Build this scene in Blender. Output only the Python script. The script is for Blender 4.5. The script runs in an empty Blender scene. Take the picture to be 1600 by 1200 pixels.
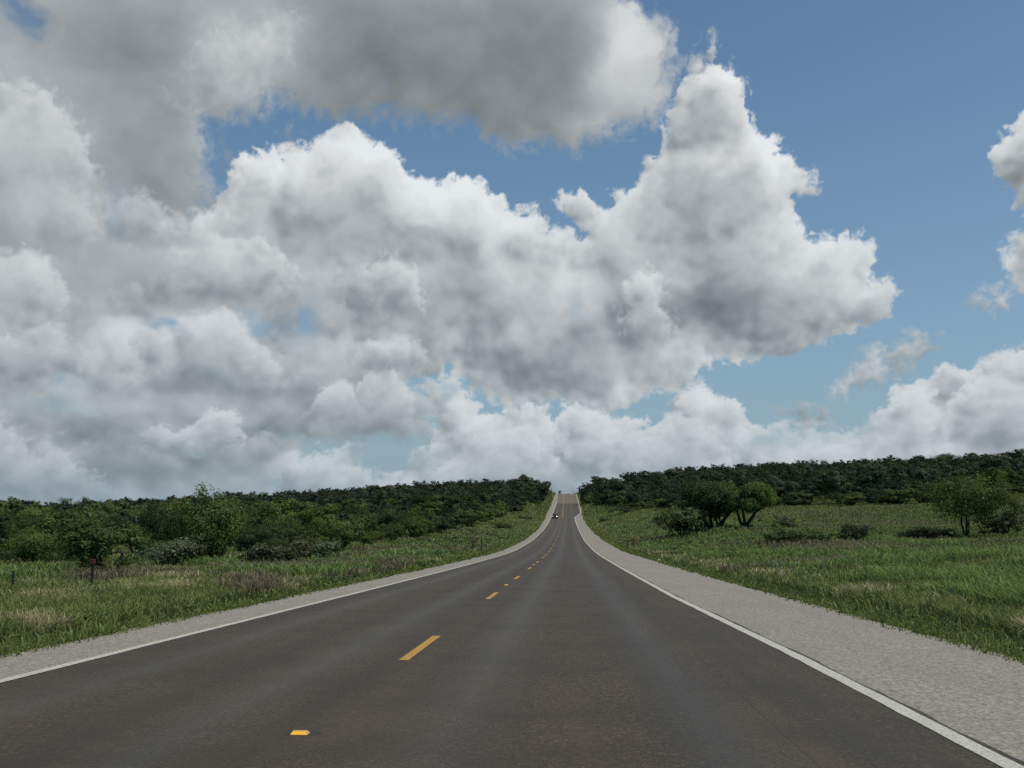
# A two-lane Texas highway dipping and climbing through mesquite scrub under cumulus clouds.
import bpy, bmesh, math, random
import numpy as np
from mathutils import Vector, Matrix
CAM_YAW, CAM_PITCH = math.radians(3.16), math.atan(.12)
NGRASS = 500000
SKY_STEP = .055
SKY_STRENGTH = .086
SUN_ENERGY = 2.75
DENOISE = False
CLOUD_LAYERS = [  # name, outline (azimuth, elevation in degrees), billow, edge softness, tone, haze
 ('far',[(-11.63,-0.28),(-10.26,1.48),(-9.13,1.83),(-8.86,2.82),(-7.73,3.26),(-7.6,4.86),(-7.77,6.82),(-7.13,7.36),(-6.33,7.26),(-5.68,6.3),(-5.24,5.41),(-4.24,4.87),(-3.16,5.41),(-1.36,5.41),(-0.94,4.41),(-0.11,5.58),(1.51,5.68),(2.21,4.85),(3.28,5.2),(4.51,4.48),(5.75,4.82),(6.06,6.33),(7.19,6.84),(8.04,5.84),(9.23,5.46),(9.54,4.06),(10.89,3.93),(12.9,4.03),(14.53,3.45),(15.19,3.78),(16.5,4.42),(16.98,4.58),(17.52,6.07),(19.09,6.34),(19.59,7.14),(20.65,6.86),(21.86,7.02),(23.08,7.92),(26.5,8.14),(27.35,-0.24)],0.55,0.3,178,0.35),
 ('farw',[(11.76,4.88),(12.94,5.2),(14.24,4.65),(14.49,4.2),(12.57,4.11)],0.5,0.6,165,0.5),
 ('p1',[(14.16,5.92),(14.93,7.19),(15.83,7.83),(16.4,8.48),(17.03,8.18),(16.73,6.94),(15.78,6.48),(14.87,5.76)],0.42,0.7,184,0.2),
 ('p2',[(16.88,7.44),(17.78,8.57),(18.78,9.15),(19.46,8.97),(18.98,8.0),(18.04,7.32),(17.3,6.95)],0.42,0.75,178,0.2),
 ('p3',[(21.42,10.28),(22.36,10.97),(23.4,11.01),(23.09,10.2),(22.01,9.97)],0.4,0.75,184,0.2),
 ('lowleft',[(-34.97,-0.24),(-35.68,10.94),(-24.1,12.08),(-15.73,12.26),(-10.41,11.4),(-8.92,7.16),(-7.9,5.93),(-8.02,3.97),(-8.87,3.61),(-11.69,3.23),(-14.46,3.03),(-11.68,2.53),(-10.26,1.48),(-11.63,-0.28)],0.7,0.5,168,0.25),
 ('s_m',[(5.14,0.07),(5.37,3.58),(5.83,5.34),(6.13,6.58),(7.26,6.87),(8.14,5.94),(9.23,5.5),(9.61,4.16),(9.16,2.49),(10.11,0.07)],0.42,0.32,182,0.2),
 ('s_n',[(0.4,1.13),(-0.3,2.55),(-0.72,3.98),(-0.29,5.4),(0.61,5.68),(1.68,5.53),(2.21,4.75),(2.02,3.25),(2.52,1.13)],0.42,0.34,180,0.25),
 ('s_o',[(14.71,-0.27),(15.43,1.75),(16.19,3.08),(17.32,5.07),(18.15,6.04),(19.24,6.26),(19.8,4.98),(20.46,2.99),(20.01,-0.26)],0.42,0.34,180,0.2),
 ('s_p',[(18.49,-0.26),(19.13,3.68),(20.56,4.96),(21.24,6.56),(22.47,7.47),(23.66,7.88),(26.48,7.83),(26.01,-0.25)],0.42,0.34,182,0.2),
 ('s_q',[(-8.83,-0.28),(-6.73,2.55),(-5.31,3.62),(-3.88,4.34),(-2.08,4.62),(-1.51,3.27),(-1.8,1.84),(-3.16,0.07)],0.42,0.36,176,0.3),
 ('s_r',[(9.09,-0.28),(9.83,2.14),(10.87,3.17),(12.89,3.48),(15.15,2.76),(15.99,-0.27)],0.42,0.4,174,0.35),
 ('re1',[(22.95,17.5),(23.42,18.37),(24.33,19.61),(26.68,20.11),(26.88,14.31),(24.2,14.92),(23.1,16.38)],0.5,0.3,190,0.1),
 ('re2',[(23.05,12.74),(23.54,13.55),(24.29,13.87),(26.84,13.7),(26.38,10.65),(23.84,11.06),(23.14,11.77)],0.5,0.35,190,0.15),
 ('mid',[(-35.43,7.01),(-35.94,14.81),(-20.96,15.34),(-19.49,16.8),(-18.61,18.14),(-17.95,18.92),(-16.27,19.18),(-14.87,19.75),(-13.63,20.39),(-12.92,20.67),(-10.55,20.32),(-9.62,19.41),(-9.06,18.41),(-7.59,18.24),(-5.19,18.14),(-4.56,17.18),(-3.82,16.77),(-3.16,16.35),(-2.06,16.7),(-1.32,15.89),(-1.14,14.94),(-0.04,15.11),(0.68,14.64),(0.94,15.06),(0.15,16.4),(-0.29,17.23),(0.71,17.25),(1.61,16.19),(2.35,16.52),(2.65,17.38),(3.27,17.36),(3.75,17.62),(4.02,18.53),(4.57,19.02),(5.3,19.33),(5.58,20.66),(5.97,21.63),(6.82,22.57),(7.39,23.35),(8.3,23.77),(9.38,23.78),(10.07,22.98),(9.69,22.2),(10.2,21.35),(10.87,20.47),(11.73,19.97),(11.76,18.91),(12.55,18.58),(13.55,17.77),(13.41,16.78),(12.85,16.42),(12.94,15.14),(13.59,14.24),(14.6,14.34),(16.08,14.22),(16.61,13.51),(16.65,12.17),(17.36,11.38),(17.32,10.51),(16.07,9.85),(15.39,9.04),(12.72,8.48),(10.33,8.05),(8.27,8.39),(6.85,7.62),(6.13,6.75),(4.01,6.36),(2.22,5.74),(-0.28,5.94),(-2.44,5.84),(-5.5,6.84),(-6.19,7.73),(-6.27,8.44),(-7.13,7.83),(-8.2,7.17),(-10.34,6.79),(-16.65,8.05),(-23.85,6.41)],0.5,0.3,185,0.0),
 ('low2',[(-35.16,2.77),(-35.37,6.1),(-28.14,6.21),(-22.63,7.81),(-16.69,9.44),(-12.5,9.23),(-8.92,7.52),(-8.04,5.39),(-9.59,3.96),(-14.47,3.55),(-19.2,3.14),(-26.75,2.34)],0.7,0.8,168,0.15),
 ('s_a',[(-23.67,5.91),(-23.53,7.76),(-22.86,9.42),(-21.78,9.14),(-21.08,9.92),(-19.77,10.27),(-18.69,10.12),(-17.88,9.22),(-17.18,8.73),(-15.97,8.07),(-15.41,6.69),(-16.59,5.79),(-20.6,5.68)],0.5,0.4,172,0.2),
 ('s_b',[(-14.81,3.37),(-14.52,5.31),(-13.68,6.66),(-12.63,6.82),(-11.74,6.24),(-10.88,7.49),(-9.71,7.69),(-8.62,6.63),(-7.9,5.39),(-8.09,3.61),(-10.28,3.06)],0.45,0.4,166,0.2),
 ('s_c',[(-22.58,2.41),(-22.48,3.93),(-21.78,4.18),(-20.87,4.06),(-19.98,4.84),(-19.27,5.34),(-18.52,5.05),(-18.07,4.26),(-18.13,3.16),(-19.5,2.45)],0.45,0.4,170,0.2),
 ('s_d',[(-35.54,8.83),(-36.18,18.32),(-29.45,19.5),(-27.77,19.6),(-26.64,18.81),(-26.06,17.38),(-25.86,15.86),(-26.36,14.51),(-25.78,12.93),(-26.26,11.25),(-28.3,9.45)],0.5,0.5,168,0.1),
 ('s_e',[(-24.5,10.39),(-24.9,12.35),(-24.18,14.06),(-22.76,15.02),(-20.26,14.72),(-17.53,14.51),(-16.12,13.9),(-15.47,12.79),(-16.05,11.21),(-18.08,10.08),(-22.39,9.85)],0.5,0.45,172,0.1),
 ('s_f',[(-13.23,10.09),(-12.99,12.37),(-11.87,13.39),(-10.08,13.59),(-8.44,13.03),(-7.96,11.45),(-8.95,10.01)],0.5,0.6,172,0.1),
 ('s_g',[(-35.33,5.5),(-35.54,8.83),(-29.47,9.2),(-27.98,8.99),(-26.59,8.42),(-26.21,6.96),(-28.12,5.88)],0.5,0.5,166,0.2),
 ('s_h',[(-16.08,-0.28),(-15.63,1.63),(-15.07,2.57),(-13.77,2.79),(-12.46,3.22),(-11.68,2.53),(-10.61,1.83),(-9.54,0.77),(-9.53,-0.28)],0.45,0.4,170,0.4),
 ('s_i',[(-12.47,7.64),(-12.31,8.52),(-10.73,8.98),(-8.94,8.95),(-7.78,8.39),(-8.2,7.53),(-10.34,7.14)],0.4,0.5,172,0.15),
 ('s_j',[(-34.97,-0.24),(-35.27,4.59),(-30.11,4.83),(-28.56,2.95),(-27.1,3.31),(-26.45,2.35),(-24.56,1.05),(-23.57,-0.26)],0.45,0.5,162,0.3),
 ('s_k',[(3.15,8.23),(3.0,11.07),(3.57,12.82),(4.55,13.43),(5.72,12.76),(5.51,11.01),(6.19,9.58),(5.46,8.18)],0.4,0.6,180,0.0),
 ('s_l',[(1.45,-0.28),(0.59,2.19),(-0.12,3.62),(-0.01,4.4),(0.61,5.22),(1.86,5.03),(2.92,4.38),(4.32,3.59),(5.4,4.82),(6.28,5.34),(7.49,4.61),(8.49,3.2),(9.09,-0.28)],0.4,0.35,174,0.3),
 ('up',[(-35.51,8.22),(-37.18,31.24),(3.0,36.04),(3.54,27.55),(4.71,26.86),(5.81,26.33),(6.37,25.18),(6.56,23.57),(6.08,21.79),(4.79,20.86),(2.76,20.44),(0.54,19.49),(-1.31,19.68),(-3.53,19.86),(-5.2,20.46),(-5.58,21.03),(-7.61,20.99),(-8.73,21.39),(-10.57,21.55),(-11.84,21.16),(-13.1,20.66),(-14.2,21.52),(-17.06,21.79),(-17.39,21.01),(-18.6,20.68),(-19.45,20.44),(-20.3,20.35),(-20.25,19.05),(-19.84,17.1),(-20.13,15.58),(-22.58,14.54),(-21.5,12.27),(-25.61,10.64),(-30.08,9.63)],0.5,0.6,174,0.0),
 ('p4',[(6.68,22.71),(7.16,24.33),(7.53,24.63),(7.88,24.28),(8.42,25.42),(8.67,25.33),(8.24,24.09),(7.64,23.49),(7.55,22.52)],0.38,0.55,178,0.0),
 ('s_u1',[(-35.68,10.94),(-36.24,19.18),(-30.72,20.82),(-28.92,20.81),(-27.34,20.28),(-26.33,19.01),(-25.93,17.4),(-26.25,16.14),(-25.8,14.57),(-26.65,12.85),(-28.72,11.68)],0.5,0.6,180,0.0),
 ('s_u2',[(-22.58,18.49),(-22.21,21.43),(-21.27,23.28),(-20.31,24.81),(-17.91,26.0),(-15.77,26.05),(-16.0,24.3),(-16.92,22.94),(-16.7,21.66),(-18.42,20.53),(-20.12,20.04),(-21.1,18.97)],0.5,1.3,182,0.0),
 ('s_u3',[(-35.43,7.01),(-35.75,11.99),(-29.95,12.52),(-29.08,12.87),(-28.01,12.46),(-27.5,11.47),(-26.84,10.54),(-27.4,9.52),(-28.86,8.76)],0.5,0.5,184,0.0),
 ('s_u4',[(-26.06,13.56),(-25.84,15.54),(-24.61,16.32),(-22.98,16.16),(-21.63,15.62),(-19.94,15.09),(-19.89,13.74),(-22.53,13.21)],0.45,0.6,176,0.0),
 ('w5',[(-16.3,20.21),(-15.79,20.81),(-15.31,20.28),(-15.58,19.6),(-16.11,19.73)],0.5,0.9,165,0.0),
 ('w6',[(-19.42,19.62),(-18.99,19.17),(-18.61,18.14),(-19.28,17.65),(-19.62,18.45)],0.5,0.9,160,0.0),
]
CLOUD_TONES = [  # layer, azimuth, elevation, radii in degrees, brightness change
 ('up',-24.97,23.88,3.65,2.1,-27),
 ('up',-22.21,21.43,3.06,1.89,-9),
 ('up',-12.09,24.26,4.07,2.85,-22),
 ('up',-6.9,23.82,7.48,2.9,-21),
 ('up',-0.91,25.48,4.11,2.84,-25),
 ('up',-2.04,22.22,4.09,1.32,-12),
 ('up',-9.92,26.92,7.51,0.94,-10),
 ('up',-23.42,18.72,3.68,2.55,-16),
 ('up',-22.66,16.52,2.32,1.47,-15),
 ('up',-18.88,23.71,1.93,2.49,18),
 ('up',3.75,24.85,1.66,2.06,52),
 ('up',2.06,23.45,1.11,1.95,23),
 ('up',5.0,22.35,1.09,0.98,5),
 ('up',-28.24,19.68,1.86,2.74,-4),
 ('up',-29.57,21.62,2.45,1.19,10),
 ('up',-27.42,16.0,1.55,2.53,8),
 ('up',-16.45,24.89,1.43,1.87,18),
 ('up',-20.21,22.29,2.07,1.58,13),
 ('up',-30.03,24.23,1.21,0.87,-12),
 ('up',2.77,20.94,2.93,0.67,10),
 ('up',-20.46,20.01,0.68,1.29,18),
 ('up',-28.47,12.67,3.7,1.28,5),
 ('up',-28.73,12.0,0.83,0.58,36),
 ('up',-29.52,10.0,1.18,0.96,-9),
 ('mid',-11.99,19.48,2.19,1.0,34),
 ('mid',-16.95,18.27,1.76,1.0,21),
 ('mid',-6.84,17.43,2.2,0.86,39),
 ('mid',-3.53,15.9,1.84,0.87,34),
 ('mid',-14.75,14.9,4.65,1.37,-11),
 ('mid',-9.73,14.75,2.18,1.05,-9),
 ('mid',-8.98,12.31,3.63,1.24,-13),
 ('mid',-4.62,12.9,2.19,1.42,-4),
 ('mid',-10.8,13.32,2.17,0.42,21),
 ('mid',-6.07,10.76,3.64,1.07,-16),
 ('mid',-16.4,11.19,2.09,1.04,-14),
 ('mid',-19.84,12.38,3.06,1.02,-9),
 ('mid',-2.43,9.7,1.45,1.07,16),
 ('mid',-2.44,7.56,3.97,1.07,-29),
 ('mid',0.1,8.8,2.16,0.89,-9),
 ('mid',0.49,12.88,1.81,1.41,10),
 ('mid',-0.27,7.19,4.29,0.5,13),
 ('mid',-5.33,7.55,0.91,0.5,29),
 ('mid',8.24,21.33,1.24,1.79,-13),
 ('mid',6.33,16.55,1.78,2.05,-18),
 ('mid',10.23,16.68,1.39,1.51,-14),
 ('mid',9.37,23.36,0.71,0.48,31),
 ('mid',11.33,18.28,1.03,1.98,31),
 ('mid',7.46,18.88,1.78,0.53,21),
 ('mid',8.68,10.9,5.12,1.57,-34),
 ('mid',3.72,10.7,1.43,2.12,-20),
 ('mid',4.63,12.09,0.58,1.05,31),
 ('mid',14.54,12.65,1.96,1.35,21),
 ('mid',14.45,10.28,1.96,0.48,10),
 ('mid',9.45,13.64,3.1,1.04,-4),
 ('mid',12.21,13.49,1.35,1.02,18),
 ('mid',-19.76,9.99,3.05,1.37,18),
 ('mid',-23.33,9.12,1.94,1.34,13),
 ('mid',-27.67,8.85,2.76,0.97,-7),
 ('mid',-25.61,10.64,2.53,0.99,-5),
 ('mid',-10.72,8.56,2.86,0.42,13),
 ('mid',-14.62,9.52,2.82,0.87,-5),
 ('low2',-20.62,6.36,4.01,0.61,-13),
 ('low2',-12.07,5.17,2.47,0.78,-21),
 ('low2',-29.04,6.65,2.38,0.77,-25),
 ('low2',-19.08,4.69,0.87,0.69,34),
 ('low2',-12.8,6.32,0.56,0.36,39),
 ('low2',-10.67,5.36,0.5,0.71,18),
 ('low2',-22.2,5.12,1.95,0.67,10),
 ('low2',-9.62,6.8,0.89,1.07,16),
 ('low2',-17.21,3.86,4.11,0.42,-14),
 ('low2',-26.24,4.32,2.47,0.66,-4),
 ('lowleft',-26.13,2.02,4.04,0.46,-18),
 ('lowleft',-17.85,2.75,4.78,0.34,-14),
 ('lowleft',-27.99,3.29,1.8,0.58,10),
 ('lowleft',-13.75,1.99,2.08,0.7,13),
 ('lowleft',-22.14,3.43,0.97,1.01,10),
 ('lowleft',-28.8,1.98,0.88,0.45,10),
 ('lowleft',-20.44,1.25,8.44,0.41,-3),
 ('far',-5.31,3.26,1.79,0.72,5),
 ('far',-3.52,1.13,7.1,0.71,-7),
 ('far',-6.76,6.11,0.87,0.65,21),
 ('far',-5.31,4.87,1.07,0.64,18),
 ('far',-3.52,3.27,1.43,0.5,-11),
 ('far',1.14,5.04,0.9,0.5,16),
 ('far',7.17,6.03,0.87,0.49,18),
 ('far',6.79,4.62,0.87,0.71,-9),
 ('far',-0.66,3.26,0.72,0.72,10),
 ('far',2.2,3.61,2.12,0.5,-7),
 ('far',21.19,5.59,1.77,0.65,-11),
 ('far',18.75,5.69,0.93,0.66,13),
 ('far',22.13,6.52,0.88,0.64,8),
 ('re1',24.15,16.55,1.16,0.93,-27),
 ('re1',23.93,17.83,0.73,0.77,13),
 ('re2',24.17,11.83,0.86,0.63,-18),
]
CLOUD_GAPS = [(-21.79,9.48,0.85,0.4,0.8),(-16.98,9.85,1.17,0.48,0.7),(-14.92,10.38,0.49,0.98,0.8),(-19.15,6.92,0.67,0.28,0.3),(-26.88,4.96,1.84,0.45,0.35),(12.22,3.49,2.31,0.55,0.5),(15.23,4.8,1.28,1.01,0.5),(-10.64,3.42,2.12,0.49,0.6),(10.2,3.18,1.01,0.41,0.4),(-24.88,15.31,0.64,0.98,0.25),(-30.03,24.23,1.21,0.72,0.8),(-6.76,6.83,0.72,0.43,0.5),(0.11,11.47,0.51,0.71,0.2),(-8.86,2.82,1.77,0.43,0.4)]
_rs = np.random.RandomState(11)
_T1 = _rs.rand(256, 256).astype(np.float32)
_T2 = _rs.rand(256, 256).astype(np.float32)
_T3 = _rs.rand(256, 256).astype(np.float32)

def vnoise(x, y, s=0):
    xi = np.floor(x); yi = np.floor(y)
    fx = (x - xi).astype(np.float32); fy = (y - yi).astype(np.float32)
    xi = xi.astype(np.int32) + s*37; yi = yi.astype(np.int32) + s*91
    fx = fx*fx*fx*(fx*(fx*6-15)+10); fy = fy*fy*fy*(fy*(fy*6-15)+10)
    a = _T1[yi & 255, xi & 255]; b = _T1[yi & 255, (xi+1) & 255]
    c = _T1[(yi+1) & 255, xi & 255]; d = _T1[(yi+1) & 255, (xi+1) & 255]
    return (a*(1-fx)+b*fx)*(1-fy) + (c*(1-fx)+d*fx)*fy

def fbm(x, y, octs=5, s=0, gain=.5):
    t = 0; a = 1; n = 0
    for i in range(octs):
        t = t + a*vnoise(x*2.03**i + i*17.3, y*2.03**i + i*9.1, s+i); n += a; a *= gain
    return t/n

def worley(x, y, s=0):
    xi = np.floor(x).astype(np.int32); yi = np.floor(y).astype(np.int32)
    best = np.full(x.shape, 9., np.float32)
    for j in (-1, 0, 1):
        for i in (-1, 0, 1):
            cx = xi+i; cy = yi+j
            hx = _T2[(cy+s*53) & 255, (cx+s*29) & 255]; hy = _T3[(cy+s*53) & 255, (cx+s*29) & 255]
            d = (cx+hx-x)**2 + (cy+hy-y)**2
            best = np.minimum(best, d)
    return best  # squared distance

def billow(x, y, s=0, octs=4):
    """rounded heaps on heaps, 0..1"""
    t = 0; n = 0; a = 1.; f = 1.
    for i in range(octs):
        t = t + a*(1-np.clip(worley(x*f+i*5.7, y*f+i*3.3, s+i*3), 0, 1)); n += a
        a *= .55; f *= 2.1
    return t/n

def poly_sdf(x, y, poly):
    P = np.array(poly, np.float32); n = len(P)
    d = np.full(x.shape, 1e9, np.float32); inside = np.zeros(x.shape, bool)
    for i in range(n):
        ax, ay = P[i-1]; bx, by = P[i]
        ex, ey = bx-ax, by-ay; wx = x-ax; wy = y-ay
        t = np.clip((wx*ex+wy*ey)/(ex*ex+ey*ey+1e-9), 0, 1)
        d = np.minimum(d, (wx-ex*t)**2 + (wy-ey*t)**2)
        c = (ay <= y) != (by <= y)
        if abs(ey) > 1e-6:
            inside ^= c & (x < ax + (y-ay)*ex/ey)
    d = np.sqrt(d)
    return np.where(inside, d, -d)

def shift(a, dx, dy):   # sample a at +dx, +dy (grid cells), edge clamped
    H, W = a.shape
    ix = np.clip(np.arange(W)+int(round(dx)), 0, W-1); iy = np.clip(np.arange(H)+int(round(dy)), 0, H-1)
    return a[np.ix_(iy, ix)]

def blur(a, r):         # three box passes
    r = max(1, int(r))
    for ax in (0, 1):
        for _ in range(2):
            p = np.pad(a, [(r+1, r) if k == ax else (0, 0) for k in (0, 1)], mode='edge')
            c = np.cumsum(p, axis=ax, dtype=np.float64)
            sl = [slice(None)]*2; sm = [slice(None)]*2
            sl[ax] = slice(2*r+1, None); sm[ax] = slice(0, -(2*r+1))
            a = ((c[tuple(sl)]-c[tuple(sm)])/(2*r+1)).astype(np.float32)
    return a

def sstep(a, b, x):
    t = np.clip((x-a)/(b-a), 0, 1); return t*t*(3-2*t)

def paint_clouds(AZ, EL, step):
    """returns premultiplied sRGB-level tone (0..255) and alpha of all layers together"""
    tone = np.zeros(AZ.shape, np.float32); alpha = np.zeros(AZ.shape, np.float32)
    wx = fbm(AZ*.55, EL*.55, 5, 3)-.5; wy = fbm(AZ*.55+40, EL*.55+9, 5, 5)-.5
    fx = fbm(AZ*3, EL*3, 4, 8)-.5; fy = fbm(AZ*3+7, EL*3+31, 4, 9)-.5
    for k, (name, poly, amp, soft, base, haze) in enumerate(CLOUD_LAYERS):
        P = np.array(poly)
        m = 3.0
        c0 = max(0, int((P[:, 0].min()-m-AZ[0, 0])/step)); c1 = min(AZ.shape[1], int((P[:, 0].max()+m-AZ[0, 0])/step)+1)
        r0 = max(0, int((P[:, 1].min()-m-EL[0, 0])/step)); r1 = min(AZ.shape[0], int((P[:, 1].max()+m-EL[0, 0])/step)+1)
        if c1-c0 < 4 or r1-r0 < 4: continue
        S = (slice(r0, r1), slice(c0, c1))
        x = AZ[S]; y = EL[S]; ux = wx[S]; uy = wy[S]; vx = fx[S]; vy = fy[S]
        far = name in ('far', 'lowleft', 'low2', 'farw', 's_h', 's_j', 's_l', 's_c', 's_m', 's_n', 's_o', 's_p', 's_q', 's_r'); wisp = name[0] == 'w'
        d = poly_sdf(x + ux*1.1, y + uy*1.1, poly)
        sc = .95 if far else .6
        xb = x + vx*.35 + ux*.8; yb = (y + vy*.35 + uy*.8)*(1.35 if far else 1.)
        smooth = name in ('up', 'low2', 'lowleft')
        B = billow(xb*sc, yb*sc, k*7+1, 5)                # 0..1
        Bb = billow(xb*sc*.42+3, yb*sc*.5+5, k*7+2, 3)
        F = fbm(xb*2.4, yb*2.4, 5, k+2, .6)
        Fb = fbm(x*.5 + ux*1.5, y*.8 + uy*1.5, 4, k+4, .55)
        dd = d + amp*(1.8*(B-.62) + 1.4*(Bb-.6)) + (.5+1.6*soft)*(F-.5)
        if wisp: dd = d*.7 + 1.3*(F-.52)
        a = sstep(-soft*.35, soft*(2.2 if smooth else 1.2), dd)
        if wisp: a = sstep(-.25, .9, dd)*.8
        if name == 'lowleft': a = a*(1-.75*sstep(.52, .66, fbm(x*.45+9, y*.9+4, 4, 21)))
        if name[0] == 's':
            e0 = P[:, 1].min(); e1 = P[:, 1].max()
            vv = np.clip((y + uy*.6 - e0)/(e1-e0), 0, 1)
            a = a*sstep(0, .45 if name[2] == 'u' else .30, vv)*(.5 if name == 's_u2' else .66 if name[2] == 'u' else .9)
        # heaped surface seen from below the sun: height and self shadow
        core = 1-np.exp(-np.maximum(dd, 0)/1.8)
        rim = np.exp(-np.maximum(dd, 0)/1.1)
        fine = .38 + .62*np.exp(-np.maximum(dd, 0)/2.2)
        Hh = core*2.4 + Bb*2.6*(.4 if name == 'up' else 1) + (B*1.0 + .35*F)*fine
        if smooth: Hh = blur(Hh, .18/step)
        occ = 0
        for s, w in ((.25, .9), (.55, .8), (1.1, .6), (2.2, .45), (4.2, .3)):
            occ = occ + w*np.maximum(0, shift(Hh, s*.42/step, s*.9/step)-Hh)/(s**.45)
        occ = blur(occ, (.12 if far or not smooth else .4)/step)
        rel = shift(Hh, -.16/step, -.3/step) - shift(Hh, .16/step, .3/step)   # slope lit from the upper right
        rel2 = shift(Hh, -.5/step, -.9/step) - shift(Hh, .5/step, .9/step)
        con = (1-.3*haze)*(.62 if name == 'up' else 1.15)
        t = base + con*(-14*np.clip(occ-.3, -.6, 1.9) + 12*np.clip(rel, -1., 1.3)*fine + 9*np.clip(rel2, -1.4, 1.6) + (26 if soft < .45 else 15)*rim*(soft < .7))
        t = t + 30*(Fb-.5)*(.6 if name == 'up' else 1.2 if smooth else .8)
        if name[0] == 's': t = t + 28*(vv-.5)
        for (n2, ca, ce, ra, re, dl) in CLOUD_TONES:
            if n2 == name:
                q = ((x-ca+ux*1.6)/ra)**2 + ((y-ce+uy*1.6)/re)**2
                t = t + dl*np.exp(-.7*q)
        t = t + 9*con*(F-.5)*fine
        t = t*fine + blur(t, .09/step)*(1-fine)
        if name != 'up': t = np.where(t < 152, 152-(152-t)*.72, t)
        t = np.where(t > 214, 214+(t-214)*.6, t)
        tone[S] = tone[S]*(1-a) + t*a
        alpha[S] = alpha[S]*(1-a) + a
    for (ca, ce, ra, re, k) in CLOUD_GAPS:
        q = ((AZ-ca+wx*1.8)/ra)**2 + ((EL-ce+wy*1.8)/re)**2
        g = 1 - k*np.clip(np.exp(-q)*(.4+1.3*fbm(AZ*2.2, EL*2.8, 4, 33)), 0, 1)
        tone = tone*g; alpha = alpha*g
    return tone, alpha
EYE = 1.42
_PY = [-400, -50, 0, 50, 97, 152, 222, 270, 316, 384, 450, 520, 600, 640, 660, 700, 800, 1000, 1500, 9000]
_PZ = [8, 1.5, 0, -1.55, -2.86, -3.55, -3.48, -2.95, -2.15, -.45, 1.3, 3.5, 7.45, 9.3, 9.75, 9.4, 5.5, -3, -6, -6]
_py = np.arange(-450., 9000., 2.)
_pz = np.interp(_py, _PY, _PZ)
_k = np.exp(-.5*(np.arange(-12, 13)/5.)**2); _k /= _k.sum()
_pz = np.convolve(np.pad(_pz, 12, mode='edge'), _k, mode='valid')
_pz = _pz - np.interp(0, _py, _pz)
def road_z(y): return np.interp(y, _py, _pz)
def axis_x(y): return np.interp(y, [0, 400, 640, 900], [-1.5, -1.6, -2.0, -3.0])
_RY = [0, 60, 93, 126, 190, 250, 300, 350, 450, 550, 640, 900, 1500]
_RX = [9.0, 19, 38, 61, 111, 156, 250, 420, 900]
_RD = [[0, .2, .4, .5, .5, .5, .5, 0, 0], [0, .5, .8, 1, 1.5, 2, 2, 1, 0], [0, 1, 1.5, 2, 3, 4, 4, 2, 0], [0, 1.9, 2.3, 3, 5, 6, 7, 4, 0],
       [0, 2, 3.2, 5, 7.5, 9, 11, 8, 0], [0, 2.2, 3.8, 5.5, 8.5, 11, 13, 10, 0], [0, 2.4, 4.2, 6.5, 10, 13, 15, 11, 0],
       [.1, 2.4, 5, 8, 12, 15, 17, 12, 0], [.2, 2.5, 6, 9, 12.5, 15, 17, 12, 0], [.3, 2.2, 7, 10, 13, 14, 15, 11, 0],
       [.4, 3.5, 7.5, 10, 12, 12, 12, 9, 0], [.2, 3, 6, 8, 8, 8, 8, 6, 0], [0]*9]
_LY = [0, 120, 200, 300, 450, 600, 700, 900, 1500]
_LX = [7.5, 24, 50, 93, 178, 250, 420, 900]
_LD = [[0]*8, [0]*8, [0, .6, .3, 0, 0, 0, 0, 0], [0, 1.5, 1.2, .5, -1.5, -2, -2, -2], [0, 2.6, 2.3, .3, -4.5, -6, -6, -6],
       [0, 3.8, 2.2, .2, -5.5, -8, -8, -8], [0, 3.8, 2.5, 0, -6, -8, -10, -10], [0, 2, 1, 0, -4, -4, -4, -4], [0]*8]
def _bil(u, v, U, V, T):
    U = np.array(U, float); V = np.array(V, float); T = np.array(T, float)
    i = np.clip(np.searchsorted(U, u)-1, 0, len(U)-2); j = np.clip(np.searchsorted(V, v)-1, 0, len(V)-2)
    a = np.clip((u-U[i])/(U[i+1]-U[i]), 0, 1); b = np.clip((v-V[j])/(V[j+1]-V[j]), 0, 1)
    a = a*a*(3-2*a)*.5 + a*.5
    return (T[i, j]*(1-b)+T[i, j+1]*b)*(1-a) + (T[i+1, j]*(1-b)+T[i+1, j+1]*b)*a
def ground_z(x, y):
    x = np.asarray(x, float); y = np.asarray(y, float)
    o = x - axis_x(y)
    D = np.where(o >= 0, _bil(y, np.abs(o), _RY, _RX, _RD), _bil(y, np.abs(o), _LY, _LX, _LD))
    edge = np.clip((np.abs(o)-8.5)/6, 0, 1)
    n = (vnoise(x*.13+50, y*.13+50, 31)-.5)*.35 + (vnoise(x*.021+9, y*.021+9, 32)-.5)*1.4*np.clip((np.abs(o)-20)/30, 0, 1)
    fade = np.clip((np.maximum(np.abs(x), np.abs(y))-1100)/1500, 0, 1)
    z = road_z(y) + D + n*edge
    return z*(1-fade) + (-6)*fade
LEFT_LINE = ([-30, 13, 26, 97, 152, 222, 316, 384, 520, 640, 900], [-5.65, -5.63, -5.58, -5.42, -5.4, -5.42, -5.66, -5.78, -6.1, -6.8, -7.6])
RIGHT_LINE = ([-30, 13, 26, 97, 152, 222, 316, 326, 372, 384, 520, 640, 900], [2.8, 2.78, 2.6, 2.5, 2.3, 2.08, 1.8, 1.8, 4.2, 4.3, 4.8, 4.4, 3.6])
CENTRE = ([-30, 40, 150, 316, 384, 520, 640, 900], [-1.97, -1.92, -1.9, -2.0, -2.2, -2.6, -3.2, -4])
LEFT_EDGE = ([-30, 20, 150, 222, 316, 520, 640, 900], [-6.95, -6.9, -6.75, -6.95, -7.6, -8.6, -8.8, -9.4])
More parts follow.
